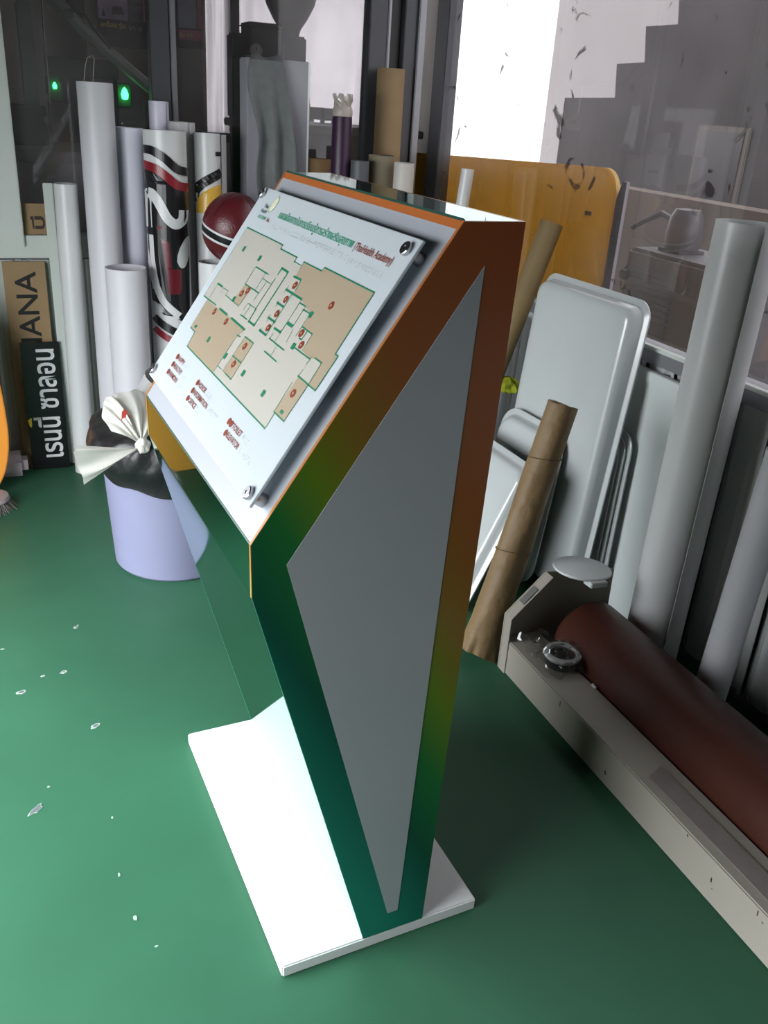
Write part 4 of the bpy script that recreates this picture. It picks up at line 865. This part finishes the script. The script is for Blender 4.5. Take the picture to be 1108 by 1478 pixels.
# kraft-wrapped roll
kb, kt = Vector((.415, .722, .0)), Vector((.612, .785, .668)); mx, L = axis(kb, kt)
kr = thing('kraft_parcel', kb, 'roll wrapped in creased brown kraft paper leaning beside the kiosk', 'parcel')
m_kp = mat('kraft_paper', (132, 108, 74), .6, var=.2, vscale=11, bump=.9, bscale=18)
v = []; sg = 44; nr = 40; rnd = random.Random(4)
for i in range(nr+1):
    t = i/nr
    for k in range(sg):
        a = 2*PI*k/sg; r = .0475-.009*t
        if t < .16: r *= 1+(1-t/.16)*(.16*math.cos(2*a-PI)+.05*math.sin(7*a)+.04*math.sin(11*a+2))
        r *= 1+.014*math.sin(3*a+7*t)+.016*math.sin(5*a-13*t)+.008*math.sin(23*t+2*a)+(.035 if .80 < t < .835 else 0)*math.sin(2*a+1)
        zz = L*t+(.002*math.sin(2*a) if i == nr else 0)
        if i == 0: zz = .012+.010*math.cos(a+.8)
        v.append((r*math.cos(a), r*math.sin(a), zz))
f = [(i*sg+k, i*sg+(k+1) % sg, (i+1)*sg+(k+1) % sg, (i+1)*sg+k) for i in range(nr) for k in range(sg)]
n0 = len(v)
for rr, dz in ((.9, -.004), (.7, -.012), (.35, -.008)):
    for k in range(sg): a = 2*PI*k/sg; v.append((.0385*rr*math.cos(a)*(1+.1*math.sin(5*a)), .0385*rr*math.sin(a), L+dz+.004*math.sin(6*a+rr*9)))
for j in range(3):
    s0 = nr*sg if j == 0 else n0+(j-1)*sg; s1 = n0+j*sg
    f += [(s0+k, s0+(k+1) % sg, s1+(k+1) % sg, s1+k) for k in range(sg)]
f += [tuple(range(n0+2*sg, n0+3*sg)), tuple(range(sg))[::-1]]
rot = mx.copy(); rot.translation = (0, 0, 0)
obj('wrapping', v, f, m_kp, kr, True, None, rot)
for tz, tw in ((.44, .35), (.80, .0)):
    pr = [(rot @ Vector(((.0495-.009*tz)*math.cos(a), (.0495-.009*tz)*math.sin(a), L*tz+.008*math.sin(a+tw)))) for a in [2*PI*k/30 for k in range(31)]]
    wire('string' if tz < .7 else 'tape_band', pr, .0013, mat('jute_string', (100, 76, 48), .8), kr, 6)
# big white roll and small one on the right
tag(roll('vinyl_roll', (.832, .548, 0), (.852, .552, 1.135), .073, m_white, start=.5, turns=2.2, pitch=.006), 'biggest white roll leaning against the right wall', 'roll', 'white rolls along the right wall')
tag(roll('vinyl_roll', (.806, .30, 0), (.852, .305, .70), .041, m_white2, start=2.5), 'slim white roll standing beside the brown roller', 'roll', 'white rolls along the right wall')
tag(roll('fabric_roll', (.60, 1.40, .012), aty(797, 322, 1.42), .038, mat('tan_fabric_roll', (124, 104, 68), .7, var=.15, vscale=10), start=2.0, turns=3), 'tan roll leaning behind the kiosk top', 'roll')
tag(tubemesh('plastic_tube', (.80, 1.92, 0), aty(675, 244, 1.9), .022, .003, m_white), 'thin white tube leaning before the yellow board', 'tube')
# vacuum formed trays
m_tray = mat('white_formed_plastic', (184, 190, 190), .18, var=.04, coat=.3)
def lean_tray(name, bl, br_, tl, d, rc, label, m=m_tray, **kw):
    mx, w, h = plane_matrix(bl, br_, tl); o = tray(name, w, h, d, rc, m, mx, **kw); tag(o, label, 'tray', 'formed plastic trays along the right wall'); return o
def ty(px, py, X): return atx(px, py, X)
lean_tray('plastic_tray', (.80, 1.325, .003), (.825, .858, .003), (.875, 1.325, .895), .05, .05, 'tallest white formed tray with rounded corners leaning on the right wall', rim=.012)
for i_, lb in enumerate(('foremost tray of the nested white stack behind the tallest tray', 'middle tray of the nested white stack behind the tallest tray', 'rearmost tray of the nested white stack behind the tallest tray')):
    lean_tray('plastic_tray', (.868+.011*i_, 1.25, .003), (.871+.011*i_, .868-.012*i_, .003), (.882+.011*i_, 1.25, .515+.012*i_), .009, .05, lb, rim=.016)
lean_tray('plastic_tray', (.715, 1.30, .003), (.735, .985, .003), (.77, 1.30, .50), .035, .08, 'white tray with wide rounded corner behind the kraft parcel')
lean_tray('plastic_tray', (.46, 1.30, .003), (.47, .905, .003), (.655, 1.32, .43), .03, .05, 'bright white shallow tray leaning beside the kraft parcel', mat('white_formed_plastic', (184, 190, 190)))
lean_tray('clear_tray', (.865, 1.76, .003), (.86, 1.45, .003), (.895, 1.76, .72), .03, .06, 'cloudy clear tray standing behind the tallest white tray', sheet_mat('cloudy_clear_plastic', (180, 186, 188), .4, .45, .12))
gc = atx(738, 562, .80)
gcl = blob('green_cloth', .03, .04, .026, mat('olive_green_cloth', (132, 140, 40), .9, spec=.1), None, (.815, gc.y+.045, gc.z), .3, 4, 30, 18, 9, .05); tag(gcl, 'crumpled olive green cloth tucked behind the white trays', 'cloth')
# white sheet board behind the big roll
mx, w, h = plane_matrix((.918, 1.06, .002), (.918, .62, .002), (.928, 1.06, .716))
bd = thing('foam_board', (0, 0, 0), 'white foam board with thick top edge behind the biggest roll', 'board'); bd.matrix_basis = mx
box('sheet', -w/2, w/2, -h/2, h/2, -.018, 0, mat('white_foam_board', (206, 214, 212), .4, var=.04), bd, .004); box('edge_strip', -w/2, w/2, h/2-.03, h/2, 0, .006, mat('white_foam_board', (206, 214, 212)), bd, .002)
